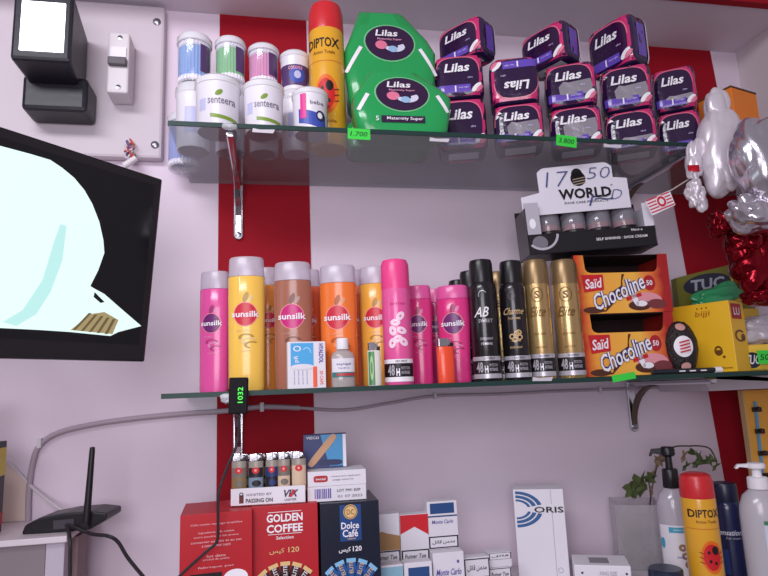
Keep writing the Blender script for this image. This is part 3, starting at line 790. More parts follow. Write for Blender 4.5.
# shoe cream display
SILV = mat('display_silver', (190, 186, 196), .35, metal=.2); WD = mat('display_white', (222, 218, 228), .5); BK = mat('display_black', (22, 20, 26), .35, coat=.2)
yd = 1.02
xL, _ = at(527, 235, yd); xR, _ = at(655, 235, yd); w = (xR - xL) * .93; zt = at(590, 165, yd + .014)[1]
t = thing('shoe_cream_display', 'white and black counter display box atop the orange wafer boxes', 'display box', ((xL + xR) / 2 + .006, yd + .035, WZ2 + .0065), (0, -.045, -.16))
W_ = w / 2; H = zt - WZ2 - .006; d = .075; yf = -d / 2; hl = H * .22; hw = H * .47
b = MB(); b.box(-W_, W_, yf, d / 2, 0, .0015, BK); b.box(-W_, W_, d / 2 - .0015, d / 2, 0, hw * 1.25, BK); b.box(-W_, -W_ + .0015, yf, d / 2, 0, hw * 1.1, BK); b.box(W_ - .0015, W_, yf, d / 2, 0, hw * 1.05, WD); b.box(-W_, W_, yf, yf + .0015, 0, hl, BK)
b.box(-W_, -W_ * .78, yf, yf + .0015, hl, hw * 1.22, SILV); b.box(W_ * .84, W_, yf, yf + .0015, hl, hw * 1.02, WD); b.build('tray', t)
b = MB()
hp = [(-W_, hw * .95), (W_ * .72, hw * .98), (W_ * .72, H * .80), (W_ * .50, H * .82), (W_ * .50, H * .95)]
hp += [(W_ * (.50 - .03 * i), H * (.95 + .05 * math.sin(PI / 2 * i / 4))) for i in range(1, 5)]
hp += [(-W_ * (.58 + .03 * i), H * (.93 + .05 * math.cos(PI / 2 * i / 4))) for i in range(0, 5)]
hp += [(-W_ * .70, H * .70), (-W_, H * .66)]
yh = yf + .012
b.prism(hp[::-1], yh, yh + .0015, WD); b.build('header_card', t)
p = MB(); mf = flat(yh)
INK = mat('blue_ink', (70, 80, 130), .5)
p.text('WORLD', W_ * .02, H * .66, W_ * .84, H * .12, mf, BK, 3, bold=.02); p.text('WORLD', W_ * .02, H * .66, W_ * .84, H * .12, mf, BK, 2, bold=.035)
p.text('SHOE CARE PRODUCTS', W_ * .02, H * .56, W_ * .70, H * .025, mf, BK, 2)
p.disc(-W_ * .06, H * .83, W_ * .12, H * .085, mf, BK, 2, rot=.4); p.disc(-W_ * .07, H * .88, W_ * .09, H * .07, mf, BK, 2)
for q in range(3): p.rect(-W_ * .15, W_ * .05, H * (.765 + .03 * q), H * (.775 + .03 * q), mf, mat('beige_stripe', (170, 150, 130), .4), 4, rot=.15)
p.text('17', -W_ * .40, H * .84, W_ * .34, H * .17, mf, INK, 5, shear=.2, bold=-.02); p.text('50', W_ * .28, H * .88, W_ * .36, H * .13, mf, INK, 5, shear=.3, bold=-.02)
p.text('D', W_ * .52, H * .62, W_ * .16, H * .11, mf, INK, 5, shear=.4, bold=-.02); p.text('1', W_ * .1, H * .57, W_ * .03, H * .12, mf, INK, 5, shear=.4, bold=-.02); p.text('~', W_ * .3, H * .58, W_ * .3, H * .03, mf, INK, 5, bold=-.01); p.text('R', W_ * .46, H * .73, W_ * .03, H * .02, mf, BK, 3)
p.build('header_print', t)
p = MB(); mf = flat(yf)
p.text('SELF SHINING · SHOE CREAM', W_ * .45, hl * .52, W_ * .80, hl * .13, mf, WHITE, 2); p.text('50ml e', W_ * .70, hl * .86, W_ * .18, hl * .11, mf, WHITE, 2)
p.disc(-W_ * .78, hl * .98, W_ * .26, hl * .80, mf, SILV, 3, r0=.86, a0=-2.4, a1=-.05); p.disc(-W_ * .82, hl * .55, W_ * .12, hl * .35, mf, mat('polish_grey', (120, 116, 126), .3), 2); p.disc(-W_ * .90, hw * .72, W_ * .05, hw * .12, mf, WHITE, 2)
p.build('front_print', t)
MT = Matrix.Translation(t.location) @ t.rotation_euler.to_matrix().to_4x4()
jl = ['leftmost', 'second from left', 'third from left', 'rightmost']
for q in range(4):
    jx = -W_ * .56 + q * W_ * .41; jr = W_ * .192
    jt = thing('shoe_cream_jar', 'clear-lidded shoe cream jar in the display, %s' % jl[q], 'jar', MT @ Vector((jx, .004, .0022)), (0, -.045, -.16), 'shoe cream jars')
    b = MB(); b.lathe([(jr * .9, 0), (jr, .003), (jr, hl * 1.18), (jr * .95, hl * 1.2)], mat('jar_black', (30, 26, 30), .3, coat=.3), 28); b.build('base', jt)
    b = MB(); b.lathe([(jr * .86, hl * 1.2), (jr * .88, hl * 1.5), (jr * .6, hl * 1.55), (0, hl * 1.58)], mat('applicator_orange', (190, 92, 76), .5), 24); b.build('applicator', jt)
    b = MB(); b.lathe([(jr, hl * 1.2), (jr * 1.01, hl * 1.22), (jr, hw * .93), (jr * .8, hw * 1.02), (0, hw * 1.05)], clear('smoked_lid', (214, 210, 222), .72, .1), 28); b.build('lid', jt)

# ------------------------------------------------------------------ right end of the lower shelf
# dark netted ball pack
a, zt = at(668, 321, 1.0); c, _ = at(697, 321, 1.0); w = c - a; h = zt - LO
t = thing('scourer_pack', 'black speckled lumpy scourer with round red and white sticker', 'scourer', ((a + c) / 2, 1.012, LO + .001), (0, -.02, -.1))
m = mat('black_mesh_wool', (34, 28, 30), .35, bump=1, bscale=260, var=.9, vscale=160)
b = MB(); prof = [(0, 0), (w * .26, .001), (w * .36, h * .08), (w * .42, h * .2), (w * .50, h * .42), (w * .50, h * .62), (w * .42, h * .78), (w * .34, h * .88), (w * .2, h * .97), (0, h)]
b.lathe(prof, m, 40, .75)
for i, v in enumerate(b.v): q = 1 + .06 * noise.noise(Vector(v) * 90); b.v[i] = (v[0] * q, v[1] * q, v[2])
b.build('body', t)
mf = curved(prof, .75, .001); p = MB(); p.disc(-w * .13, h * .50, w * .27, h * .20, mf, WHITE, 2); 
for q in range(4): p.rect(-w * .28, w * .03, h * (.40 + .06 * q), h * (.425 + .06 * q), mf, mat('brand_red', (200, 34, 44), .35), 4, rot=.2)
p.disc(-w * .1, h * .87, w * .14, h * .07, mf, mat('tie_pink', (200, 150, 140), .5), 2); p.disc(-w * .1, h * .13, w * .14, h * .07, mf, mat('tie_pink', (200, 150, 140), .5), 2)
p.build('sticker', t)

# biscuit boxes
YL = mat('biscuit_yellow', (242, 190, 40), .4, coat=.1); YL2 = mat('biscuit_yellow_side', (238, 196, 70), .4)
a, zt = at(664, 309, 1.06); c, _ = at(728, 300, 1.0); h = zt - LO
rz = -1.12; wd = .128; dp = .060
t = thing('biscuit_box', 'yellow biscuit box with red square logo on its side', 'box', (0, 0, LO + .001), (0, 0, rz))
xe, ze = at(728, 300, .998); h = ze - LO - .001
# front right vertical edge stands at (xe, .998)
e = Vector((math.cos(rz), math.sin(rz))); nrm = Vector((math.sin(rz), -math.cos(rz)))
cxy = Vector((xe, .998)) - e * wd / 2 - nrm * dp / 2
t.location = (cxy.x, cxy.y, LO + .001)
b = MB(); b.box(-wd / 2, wd / 2, -dp / 2, dp / 2, 0, h, YL); b.build('carton', t, .0008)
p = MB(); mf = flat(-dp / 2); BRN = mat('brown_ink', (110, 66, 20), .45)
p.text('bijji', wd * .10, h * .84, wd * .22, h * .10, mf, mat('ochre_ink', (176, 110, 20), .45), 2, shear=.2); 
for q in range(3): p.disc(wd * (.03 + .07 * q), h * .93, wd * .012, h * .012, mf, BRN, 2)
p.text('20 Paquets x 8 Pieces', wd * .13, h * .055, wd * .62, h * .04, mf, BRN, 2)
p.disc(wd * .27, h * .30, wd * .06, h * .07, mf, BRN, 2, r0=.6); p.rect(wd * .22, wd * .33, h * .26, h * .31, mf, BRN, 3); p.disc(wd * .34, h * .21, wd * .02, h * .02, mf, BRN, 2)
p.build('front_print', t)
p = MB(); ms = side(wd / 2)
p.rect(-dp * .40, dp * .28, h * .74, h * .96, ms, mat('brand_red_square', (176, 26, 36), .4), 1); p.text('LU', -dp * .06, h * .85, dp * .42, h * .11, ms, WHITE, 3, bold=.02)
p.disc(0, h * .50, dp * .36, h * .085, ms, BRN, 2, r0=.7, a0=.8, a1=5.6); p.disc(dp * .2, h * .48, dp * .14, h * .05, ms, BRN, 2)
p.build('side_print', t)
# green-yellow biscuit box behind
a, zt = at(664, 283, 1.19); c, z3 = at(716, 264, 1.19)
w = (c - a); h = at(690, 270, 1.19)[1] - LO
t = thing('biscuit_box', 'olive and yellow biscuit box with dark oval logo, standing behind', 'box', ((a + c) / 2 + .045, 1.205, LO + .001), (0, -.0, -.2))
b = MB(); b.prism([(-w / 2, 0), (w / 2 + .03, 0), (w / 2 + .03, h * .80), (w / 2 - .01, h * .84), (w / 2, h * 1.05), (-w * .35, h * .95), (-w / 2, h * .93)], -.012, .012, mat('olive_box', (120, 118, 40), .45)); b.build('carton', t)
mf = flat(-.012); p = MB(); p.disc(0, h * .86, w * .40, h * .10, mf, mat('oval_dark', (40, 42, 62), .4), 2, rot=.15); p.text('TUC', 0, h * .86, w * .56, h * .11, mf, mat('tuc_grey', (170, 176, 190), .4), 4, rot=.1, shear=.2, bold=.03); p.poly([(w * .42, h * 1.0), (w * .5 - .001, h * 1.04), (w * .40, h * .84), (w * .32, h * .78)], mf, YL, 1); p.rect(w * .1, w / 2 + .028, h * .68, h * .79, mf, YL2, 1)
p.build('logo', t)
# green crumpled bag
xg_, zg = at(713, 292, 1.13)


def crumple(name, label, cat, loc, rx, ry, rz_, m, amp, freq, seed, n=18, k=2.6, rot=(0, 0, 0), parent=None):
    b = MB(); superbox(b, 2 * rx, 2 * ry, 2 * rz_, m, k, n)
    for i, v in enumerate(b.v):
        q = Vector((v[0] / rx, v[1] / ry, v[2] / rz_ - 1)); s = Vector((seed, seed * 2.1, 0))
        dd = amp * (abs(noise.noise(q * freq + s)) * 2.4 - .5 + .35 * abs(noise.noise(q * freq * 2.1 + s)))
        b.v[i] = (v[0] * (1 + dd), v[1] * (1 + dd), rz_ + (v[2] - rz_) * (1 + dd))
    o = b.build(name, parent); o.location = loc; o.rotation_euler = rot
    if label: tag(o, label, cat)
    return o


crumple('plastic_bag', 'crumpled green plastic bag lying behind the yellow biscuit box', 'bag', (xg_ + .022, 1.135, zg - .032), .055, .018, .024, mat('green_bag', (46, 150, 96), .25, coat=.4, bump=.2, bscale=20), .25, 1.1, 5, rot=(0, -.35, -.2))
b = MB(); b.box(-.02, .075, -.012, .025, 0, zg - .032 - LO - .006, mat('plain_carton', (206, 164, 60), .5)); o = b.build('carton', bevel=.001); o.location = (xg_ + .03, 1.14, LO + .0005); tag(o, 'plain yellow carton under the green plastic bag', 'box')
# small pack with its tag at the right frame edge
a, zt = at(742, 345, 1.02); t = thing('biscuit_pack', 'small yellow biscuit pack at the far right of the lower shelf', 'pack', (a + .05, 1.035, LO + .001), (0, 0, -.1)); h = zt - LO
b = MB(); superbox(b, .10, .03, h, YL2, 6, 10); b.build('wrapper', t)
mf = superfront(.10, .03, h, 6); p = MB(); p.disc(-.028, h * .40, .018, h * .3, mf, mat('oval_dark', (40, 42, 62), .4), 1); p.text('TUC', -.028, h * .42, .03, h * .36, mf, WHITE, 3, shear=.2, bold=.02); p.build('logo', t)
price_tag(767, 357, .04, .026, '500', 0, 'green price tag on the small biscuit pack at far right', y=1.012)
crumple('plastic_bag', 'clear plastic bag above the small biscuit pack at far right', 'bag', (at(760, 325, 1.03)[0] + .012, 1.045, zt + .001), .045, .03, .028, clear('cloudy_bag', (226, 220, 230), .35, .2), .22, 1.1, 9, n=22)
# pen on the shelf edge
xa, za = at(655, 374, .984); xb, zb = at(722, 372, .984)
t = thing('pen', 'dark pen with white end lying along the lower shelf edge', 'pen', (0, 0, 0))
pa = Vector((xa, .992, LO + .0052)); pb = Vector((xb - .012, .989, LO + .0052))
b = MB(); b.tube([pa, pb], .0048, mat('pen_barrel', (30, 36, 44), .3), 14); b.build('barrel', t)
b = MB(); b.tube([pb, pb + (pb - pa).normalized() * .014], .0056, WHITE, 14); b.build('end_cap', t)
p = MB(); dv = (pb - pa)
for q, s_ in enumerate((.45, .62, .8)): p.box(pa.x + dv.x * s_ - .006, pa.x + dv.x * s_ + .006, .9840 + 0 * q, .9852, LO + .004, LO + .0062, WHITE)
p.build('print', t)
# white ledge board below the glass, in the corner
xa, z1 = at(700, 371, 1.10); _, z0 = at(735, 390, 1.10)
b = MB(); b.prism([(xa, z1 - .006), (xa + .018, z0), (XR - .001, z0), (XR - .001, LO - .0085), (xa, LO - .0085)], 1.10, YB - .004, mat('white_ledge', (196, 184, 192), .5)); o = b.build('ledge_board', bevel=.001); tag(o, 'white ledge board under the right end of the lower glass shelf', 'board')

# ------------------------------------------------------------------ foil balloons, tag and orange box
SIL = mat('silver_foil', (206, 200, 210), .2, metal=.85, bump=.25, bscale=12, var=.1); RDF = mat('red_foil', (130, 12, 28), .16, metal=.8, bump=.3, bscale=16, var=.2)


def balloon(name, label, lobes, m):
    t = thing(name, label, 'balloon', lobes[0][0], group='foil balloons')
    o0 = Vector(lobes[0][0])
    for i, (loc, rx, ry, rz_, rot, amp, fq) in enumerate(lobes):
        o = crumple('foil_lobe', None, None, Vector(loc) - o0 - Vector((0, 0, rz_)), rx, ry, rz_, m, amp, fq, 3 + i * 1.7, n=30, k=2.3, parent=t)
        o.rotation_euler = (0, rot, 0)
    return t


def P3(px, py, y): x, z = at(px, py, y); return Vector((x, y, z))


SATIN = mat('pale_satin_foil', (226, 218, 226), .3, metal=.35, bump=.12, bscale=10, var=.06)
t = balloon('foil_balloon', 'pale silver foil balloon hanging at the right shelf end before the orange box', [(P3(716, 150, .94), .041, .032, .086, .10, .12, .9), (P3(715, 106, .94), .022, .018, .034, .1, .12, .9), (P3(691, 160, .95), .014, .014, .040, .15, .2, 1.2), (P3(698, 195, .95), .016, .014, .026, -.2, .3, 1.4)], SATIN)
b = MB(); q0 = P3(684, 170, .932) - t.location; b.prism([(q0.x, q0.z - .006), (q0.x + .022, q0.z - .007), (q0.x + .023, q0.z + .006), (q0.x, q0.z + .005)], q0.y - .012, q0.y - .010, mat('red_ribbon', (210, 24, 44), .25, metal=.4)); b.build('ribbon', t)
balloon('foil_balloon', 'large round shiny silver foil balloon at the right frame edge', [(P3(778, 165, .86), .058, .045, .088, -.25, .12, .9), (P3(752, 214, .87), .044, .030, .028, .1, .22, 1.1)], SIL)
t = balloon('foil_balloon', 'crumpled red foil balloon below the silver ones', [(P3(755, 265, .95), .058, .04, .055, .2, .2, 1.2), (P3(718, 224, .95), .020, .018, .022, .2, .25, 1.3), (P3(738, 240, .95), .034, .03, .036, .4, .2, 1.2), (P3(759, 297, .95), .032, .026, .016, 0, .2, 1.2)], RDF)
# striped paper tag with string
t = thing('hanging_tag', 'red and white striped paper tag hanging on a string', 'tag', P3(660, 202, .97), (0, -.36, 0))
w, h = .056, .036
b = MB(); b.prism([(-w / 2, -h / 2), (w / 2, -h / 2 + .002), (w / 2 + .002, h / 2 - .004), (-w / 2, h / 2 - .006)], 0, .0006, WHITE); b.build('card', t)
p = MB(); mf = flat(0); TR = mat('tag_red', (214, 50, 66), .5)
for q in range(5): p.rect(-w * .48, w * .48, -h * .40 + q * h * .17, -h * .33 + q * h * .17, mf, TR, 1)
p.disc(w * .05, 0, w * .2, h * .34, mf, WHITE, 2); p.disc(w * .05, 0, w * .17, h * .29, mf, TR, 3, r0=.55); p.build('print', t)
b = MB(); q1 = P3(702, 171, .955); Mi = (Matrix.Translation(t.location) @ t.rotation_euler.to_matrix().to_4x4()).inverted()
b.tube([Vector((w / 2, 0, h / 2 - .006)), Mi @ q1], .0012, mat('string', (190, 180, 170), .7), 6); b.build('string', t)
# orange box
xe, zt = at(731, 86, 1.06)
rz = -.30
t = thing('orange_box', 'orange box standing at the right end of the upper shelf', 'box', (xe + .035, 1.115, UP), (0, 0, .28))
h = zt - UP
b = MB(); b.box(-.045, .045, -.04, .04, 0, h, mat('orange_card', (238, 132, 40), .5)); b.build('carton', t, .001)
b = MB(); b.box(-.046, .046, -.041, .041, h, h + .004, mat('dark_lid_edge', (84, 58, 44), .5)); b.build('lid', t, .0008)

# ------------------------------------------------------------------ wall: board, flood lamp, breaker
xr, z1 = at(165, 16, 1.245); _, z0 = at(150, 158, 1.245)
b = MB(); BOARD = mat('meter_board', (206, 194, 202), .5, var=.05)
b.box(-.72, xr, 1.245, YB - .001, z0, 2.243, BOARD); t = b.build('meter_board', bevel=.006)
tag(t, 'white electrical mounting board in the upper left wall corner', 'board')
SC = mat('screw_steel', (150, 150, 155), .3, metal=1)
for px, py in ((157, 22), (155, 145)):
    x, z = at(px, py, 1.245); b = MB(); b.lathe([(.008, 0), (.008, .002), (.005, .004), (0, .004)], SC, 16, tf=Matrix.Translation((x, 1.245, z)) @ Matrix.Rotation(PI / 2, 4, 'X')); b.build('screw', t)
# flood lamp
FB = mat('lamp_housing', (30, 28, 38), .4, bump=.1)
t = thing('flood_lamp', 'lit black flood lamp with square white face', 'lamp', P3(50, 60, 1.245))
o0 = t.location


def loc(px, py, y): return P3(px, py, y) - o0


y1, y2 = 1.105, 1.24
f0 = loc(9, 58, y1); f1 = loc(74, -6, y1); g0 = loc(24, 76, y2); g1 = loc(88, 20, y2)
vs = [(f0.x, f0.y, f0.z), (f1.x, f0.y, f0.z), (f1.x, f0.y, f1.z), (f0.x, f0.y, f1.z), (f0.x + .015, y2 - o0.y, f0.z - .02), (f1.x - .012, y2 - o0.y, f0.z - .02), (f1.x - .012, y2 - o0.y, f1.z - .01), (f0.x + .015, y2 - o0.y, f1.z - .01)]
b = MB(); b.add(vs, [(0, 1, 2, 3), (4, 7, 6, 5), (0, 4, 5, 1), (1, 5, 6, 2), (2, 6, 7, 3), (3, 7, 4, 0)], FB); b.build('head', t, .006)
e0 = loc(19, 50, y1); e1 = loc(66, 4, y1)
b = MB(); b.box(e0.x, e1.x, f0.y - .002, f0.y + .002, e0.z, e1.z, mat('lamp_face', (244, 246, 255), .3, emit=5.0, var=.02)); b.build('lit_face', t, .001)
h0 = loc(20, 108, 1.175); h1 = loc(81, 77, 1.175)
b = MB(); b.box(h0.x, h1.x + .012, h0.y, 1.2445 - o0.y, h0.z, h1.z, FB); b.build('base', t, .008)
# breaker
t = thing('circuit_breaker', 'small white circuit breaker on the meter board', 'switch', P3(118, 65, 1.245)); o0 = t.location
IV = mat('breaker_plastic', (222, 214, 218), .4)
c0 = loc(106, 92, 1.19); c1 = loc(130, 33, 1.19)
b = MB(); b.box(c0.x, c1.x, c0.y, -.0003, c0.z, c1.z, IV); b.build('body', t, .004)
zl = loc(118, 63, 1.19).z
b = MB(); b.box(c0.x + .003, c1.x - .003, c0.y - .012, c0.y + .001, zl - .008, zl + .008, mat('lever_grey', (92, 86, 92), .4)); b.build('lever', t, .002)
b = MB(); b.box(c0.x + .005, c1.x - .005, c0.y - .003, c0.y + .001, zl + .012, zl + .034, WHITE); b.build('window_plate', t, .001)
for zq in (c1.z - .012, c0.z + .012): b = MB(); b.lathe([(.005, 0), (.005, .001), (0, .002)], SC, 14, tf=Matrix.Translation((c0.x * .45 + c1.x * .55, c0.y, zq)) @ Matrix.Rotation(PI / 2, 4, 'X')); b.build('screw', t)
# loose wires
t = thing('wire_bundle', 'tangled red and white wire ends below the meter board', 'wires', P3(130, 150, 1.23)); o0 = t.location
for q, cc in enumerate(((190, 70, 70), (214, 206, 214), (110, 90, 140), (196, 96, 90))):
    pts = [loc(128 + 4 * math.sin(i * 1.3 + q * 2) + q, 142 + 2.2 * i + 3 * math.cos(i * 1.9 + q), 1.232 + .006 * math.sin(i + q)) for i in range(8)]
    b = MB(); b.tube(pts, .0022, mat('wire_' + '_'.join(map(str, cc)), cc, .4), 7); b.build('wire', t)
b = MB(); b.tube([loc(124, 166, 1.235), loc(136, 158, 1.235)], .007, IV, 12); b.build('connector', t)

# ------------------------------------------------------------------ television
TV = mat('tv_bezel', (17, 15, 20), .2, coat=.3); TD = mat('tv_dark_picture', (12, 13, 18), .08)
a_, t_ = math.radians(47.56), math.radians(6.29)
u = Vector((math.cos(a_), math.sin(a_), 0)); n0 = Vector((math.sin(a_), -math.cos(a_), 0)); zv = Vector((0, 0, 1))
nn = n0 * math.cos(t_) - zv * math.sin(t_); wv = zv * math.cos(t_) + n0 * math.sin(t_)
TVM = Matrix(((u.x, -nn.x, wv.x), (u.y, -nn.y, wv.y), (u.z, -nn.z, wv.z)))
BR = Vector((-.1946, 1.0, 1.4594)); TW, TH = .52, .295
t = thing('television', 'black flat television with bright picture on the left', 'television', BR - u * TW / 2); t.rotation_euler = TVM.to_euler()
BZ = .014
b = MB(); b.box(-TW / 2, TW / 2, 0, .035, 0, TH, TV); b.build('housing', t, .003)
b = MB(); b.box(-TW / 2 + BZ, TW / 2 - BZ, -.0006, .001, .026, TH - BZ, TD); b.build('screen', t)
LITM = mat('tv_lit_picture', (232, 255, 252), .3, emit=1.0, var=0); CY = mat('tv_cyan_picture', (196, 246, 242), .3, emit=.92, var=0)
p = MB(); mf = flat(-.0006, .0003)


def tvp(px, py):
    d = RW @ Vector((px - 384, 288 - py, -F)); o = Vector((0, 0, EYE)); k = (BR - o).dot(nn) / d.dot(nn); q = o + d * k - (BR - u * TW / 2)
    return q.dot(u), q.dot(wv)


shape = [tvp(*q) for q in ((0, 328), (40, 330), (70, 332), (110, 336), (118, 332), (141, 326), (120, 308), (104, 294), (93, 288), (90, 286), (98, 270), (104, 253), (103, 240), (99, 222), (92, 204), (84, 190), (74, 178), (62, 168), (50, 160), (30, 154), (0, 146))]
shape = [(-TW / 2 + BZ + .001, shape[0][1] - .0)] + shape + [(-TW / 2 + BZ + .001, TH - BZ - .004)]
p.poly(shape, mf, LITM, 1)
p.poly([tvp(*q) for q in ((2, 322), (22, 310), (42, 280), (54, 240), (60, 224), (66, 226), (62, 260), (50, 292), (36, 314), (16, 326))], mf, CY, 2)
GLD = mat('tv_gold_picture', (200, 180, 130), .3, emit=.6, var=.5, vscale=120)
p.poly([tvp(*q) for q in ((70, 330), (90, 314), (104, 312), (118, 320), (112, 334))], mf, GLD, 2)
for q in range(5): p.poly([tvp(72 + q * 8, 330 + q), tvp(88 + q * 6, 313 + q * 1.5), tvp(91 + q * 6, 313 + q * 1.5), tvp(75 + q * 8, 330 + q)], mf, mat('tv_brown_picture', (140, 120, 80), .3, emit=.5, var=0), 3)
p.poly([tvp(*q) for q in ((94, 292), (104, 302), (100, 303), (93, 297))], mf, TD, 3)
p.build('picture', t)
b = MB(); b.box(-.06, .06, .035, .075, .10, .20, TV); b.build('rear_box', t, .004)
b = MB(); mi = (Matrix.Translation(t.location) @ TVM.to_4x4()).inverted(); b.tube([Vector((0, .07, .15)), Vector((-.03, .20, .15)), mi @ Vector((-.55, YB - .004, 1.66))], .014, TV, 12); b.build('wall_arm', t)

# ------------------------------------------------------------------ cables on the wall
GC = mat('grey_conduit', (176, 160, 172), .5); DC = mat('dark_cable', (36, 32, 38), .5)


def smooth_path(pts, n=8):
    P = [Vector(p) for p in pts]; out = []
    for i in range(len(P) - 1):
        a, b_, c, d = P[max(i - 1, 0)], P[i], P[i + 1], P[min(i + 2, len(P) - 1)]
        for k in range(n):
            s = k / n; out.append(.5 * ((2 * b_) + (-a + c) * s + (2 * a - 5 * b_ + 4 * c - d) * s * s + (-a + 3 * b_ - 3 * c + d) * s ** 3))
    return out + [P[-1]]


pts = [P3(px, py, YB - .006) for px, py in ((28, 528), (29, 490), (33, 462), (40, 445), (58, 433), (90, 425), (130, 419), (180, 414), (225, 411), (262, 407), (300, 408), (345, 410), (390, 403), (435, 396), (500, 394), (560, 391), (620, 389), (660, 387), (685, 382), (700, 378))]
b = MB(); b.tube(smooth_path(pts[:11]), .0052, GC, 10); t = b.build('wall_conduit'); tag(t, 'grey conduit curving along the wall from the router up under the shelf', 'cable')
b = MB(); b.tube(smooth_path(pts[9:]), .0034, GC, 10); o = b.build('wall_cable'); tag(o, 'thin grey cable running under the lower shelf toward the right corner', 'cable')
for px, py in ((40, 443), (262, 407)):
    q = P3(px, py, YB - .006); b = MB(); b.box(q.x - .004, q.x + .004, YB - .013, YB - .0005, q.z - .009, q.z + .009, mat('clip_white', (214, 208, 214), .5)); b.build('clip', t, .001)
for px, py in ((435, 396), (600, 390)):
    q = P3(px, py, YB - .006); b = MB(); b.box(q.x - .003, q.x + .003, YB - .011, YB - .0005, q.z - .007, q.z + .007, mat('clip_white', (214, 208, 214), .5)); b.build('clip', o, .001)
b = MB(); b.tube(smooth_path([P3(-6, 462, 1.262), P3(8, 462, 1.262), P3(30, 485, 1.262), P3(50, 502, 1.24), P3(66, 513, 1.20)]), .003, mat('white_cable', (214, 204, 210), .5), 8); o = b.build('white_cable'); tag(o, 'thin white cable slanting down the wall to the router', 'cable')
# digital display clipped on the shelf edge, with its cable
x, z = at(238.5, 395, .975)
t = thing('digital_display', 'black digital meter with green digits clipped on the shelf edge', 'display', (x, .977, z), (0, .02, 0))
b = MB(); b.box(-.0145, .0145, -.007, .0075, -.029, .027, mat('meter_black', (16, 14, 18), .6, spec=.2)); b.build('case', t, .002)
b = MB(); b.text('1032', .003, 0, .024, .008, flat(-.007), mat('green_digits', (60, 255, 60), .4, emit=1.2, var=0), 1, rot=PI / 2); b.build('digits', t)
b = MB(); superbox(b, .018, .008, .012, clear('silicone', (240, 240, 245), .6, .3), 2.4, 6, jit=.4); o = b.build('tape_blob', t); o.location = (-.018, .003, -.012)
pts = [P3(239, 412, .978), P3(238, 440, .978), P3(228, 466, .975), P3(219, 492, .972), P3(218, 520, .972), P3(217, 541, .972), P3(206, 552, .972), P3(186, 570, .972), P3(168, 588, .972)]
b = MB(); b.tube(smooth_path(pts), .0022, DC, 8); o = b.build('power_cable'); tag(o, 'thin black cable hanging from the digital meter past the red box', 'cable')

# ------------------------------------------------------------------ counter: coffee boxes
ARK = '\uFEB2\uFEF4\uFEDB'


def boxat(x0, x1, yt, y):
    a = at(x0, yt + 25, y)[0]; c = at(x1, yt + 25, y)[0]; return (a + c) / 2, c - a, at((x0 + x1) / 2, yt, y)[1]


CR = mat('coffee_red', (180, 20, 34), .45); CB = mat('coffee_navy', (12, 20, 42), .35, coat=.1); GOLDP = mat('print_gold', (226, 190, 130), .4)


def stick(p, cx, cz, r0, r1, ang, mf, m1, m2, m3):
    for (ra, rb, m, hw, l) in ((r0, r1, m1, .0075, 3), (r1 - .006, r1, m2, .0075, 4)):
        c, s = math.sin(ang), math.cos(ang); q = []
        for (rr, o) in ((ra, -hw), (ra, hw), (rb, hw), (rb, -hw)): q.append((cx + rr * c + o * s, cz + rr * s - o * c))
        p.poly(q, mf, m, l)
    p.text('ELITE', cx + (r0 * .35 + r1 * .65) * math.sin(ang), cz + (r0 * .35 + r1 * .65) * math.cos(ang), .018, .006, mf, m3, 5, rot=PI / 2 - ang)


xc, w, zt = boxat(251, 318, 505, 1.02)
h = zt - CT
t = thing('coffee_box', 'red coffee dispenser box with white front lettering, middle of three', 'box', (xc, 1.075, CT), (0, 0, 0), 'coffee boxes')
b = MB(); b.box(-w / 2, w / 2, -.055, .055, 0, h, CR); b.build('carton', t, .0008)
p = MB(); mf = flat(-.055)
p.text('GOLDEN', 0, h - .019, w * .54, .0125, mf, WHITE, 2, bold=.03); p.text('COFFEE', 0, h - .035, w * .54, .0125, mf, WHITE, 2, bold=.03)
p.rect(-w * .25, w * .25, h - .0105, h - .0096, mf, WHITE, 1); p.rect(-w * .25, w * .25, h - .0440, h - .0432, mf, WHITE, 1)
p.text('Selection', 0, h - .049, w * .26, .005, mf, WHITE, 2); p.text('120', w * .13, h - .068, w * .16, .008, mf, GOLDP, 2); p.text(ARK, -w * .12, h - .069, w * .22, .009, mf, GOLDP, 2)
for i in range(5): stick(p, 0, h - .145, .018, .060, (i - 2) * .33, mf, mat('stick_dark', (60, 26, 24), .4), GOLDP, WHITE)
p.build('front_print', t)
xc2, w2, zt2 = boxat(175, 250, 513, 1.0)
t = thing('coffee_box', 'red coffee box showing its text side, leftmost of three', 'box', (xc2 + .002, 1.055, CT), (0, 0, .06), 'coffee boxes')
h = zt2 - CT; w2 -= .004
b = MB(); b.box(-w2 / 2, w2 / 2, -.055, .055, 0, h, CR); b.build('carton', t, .0008)
p = MB(); PK = mat('pale_print', (226, 170, 176), .5)
for q, (s_, ww) in enumerate((('Cafe moulu melange lyophilise', .72), ('ingredients cafe soluble', .5), ('sucre poudre de lait arome', .62), ('conserver au frais et au sec', .70), ('a consommer avant', .4), ('lot date', .26), ('produit de qualite', .36), ('fabrique par', .5))):
    p.text(s_, 0, h - (.016, .028, .034, .041, .047, .062, .067, .078)[q], w2 * ww, .0036, mf, PK, 2)
p.rect(-w2 * .36, w2 * .08, h - .112, h - .086, mf, BLACK, 1); p.disc(w2 * .27, h - .096, w2 * .17, .012, mf, WHITE, 1)
p.build('back_print', t)
xc3, w3, zt3 = boxat(320, 381, 502, 1.02)
t = thing('coffee_box', 'dark blue coffee dispenser box with gold emblem, rightmost of three', 'box', (xc3, 1.075, CT), (0, 0, -.02), 'coffee boxes')
h = zt3 - CT; w3 -= .003
b = MB(); b.box(-w3 / 2, w3 / 2, -.055, .055, 0, h, CB); b.build('carton', t, .0008)
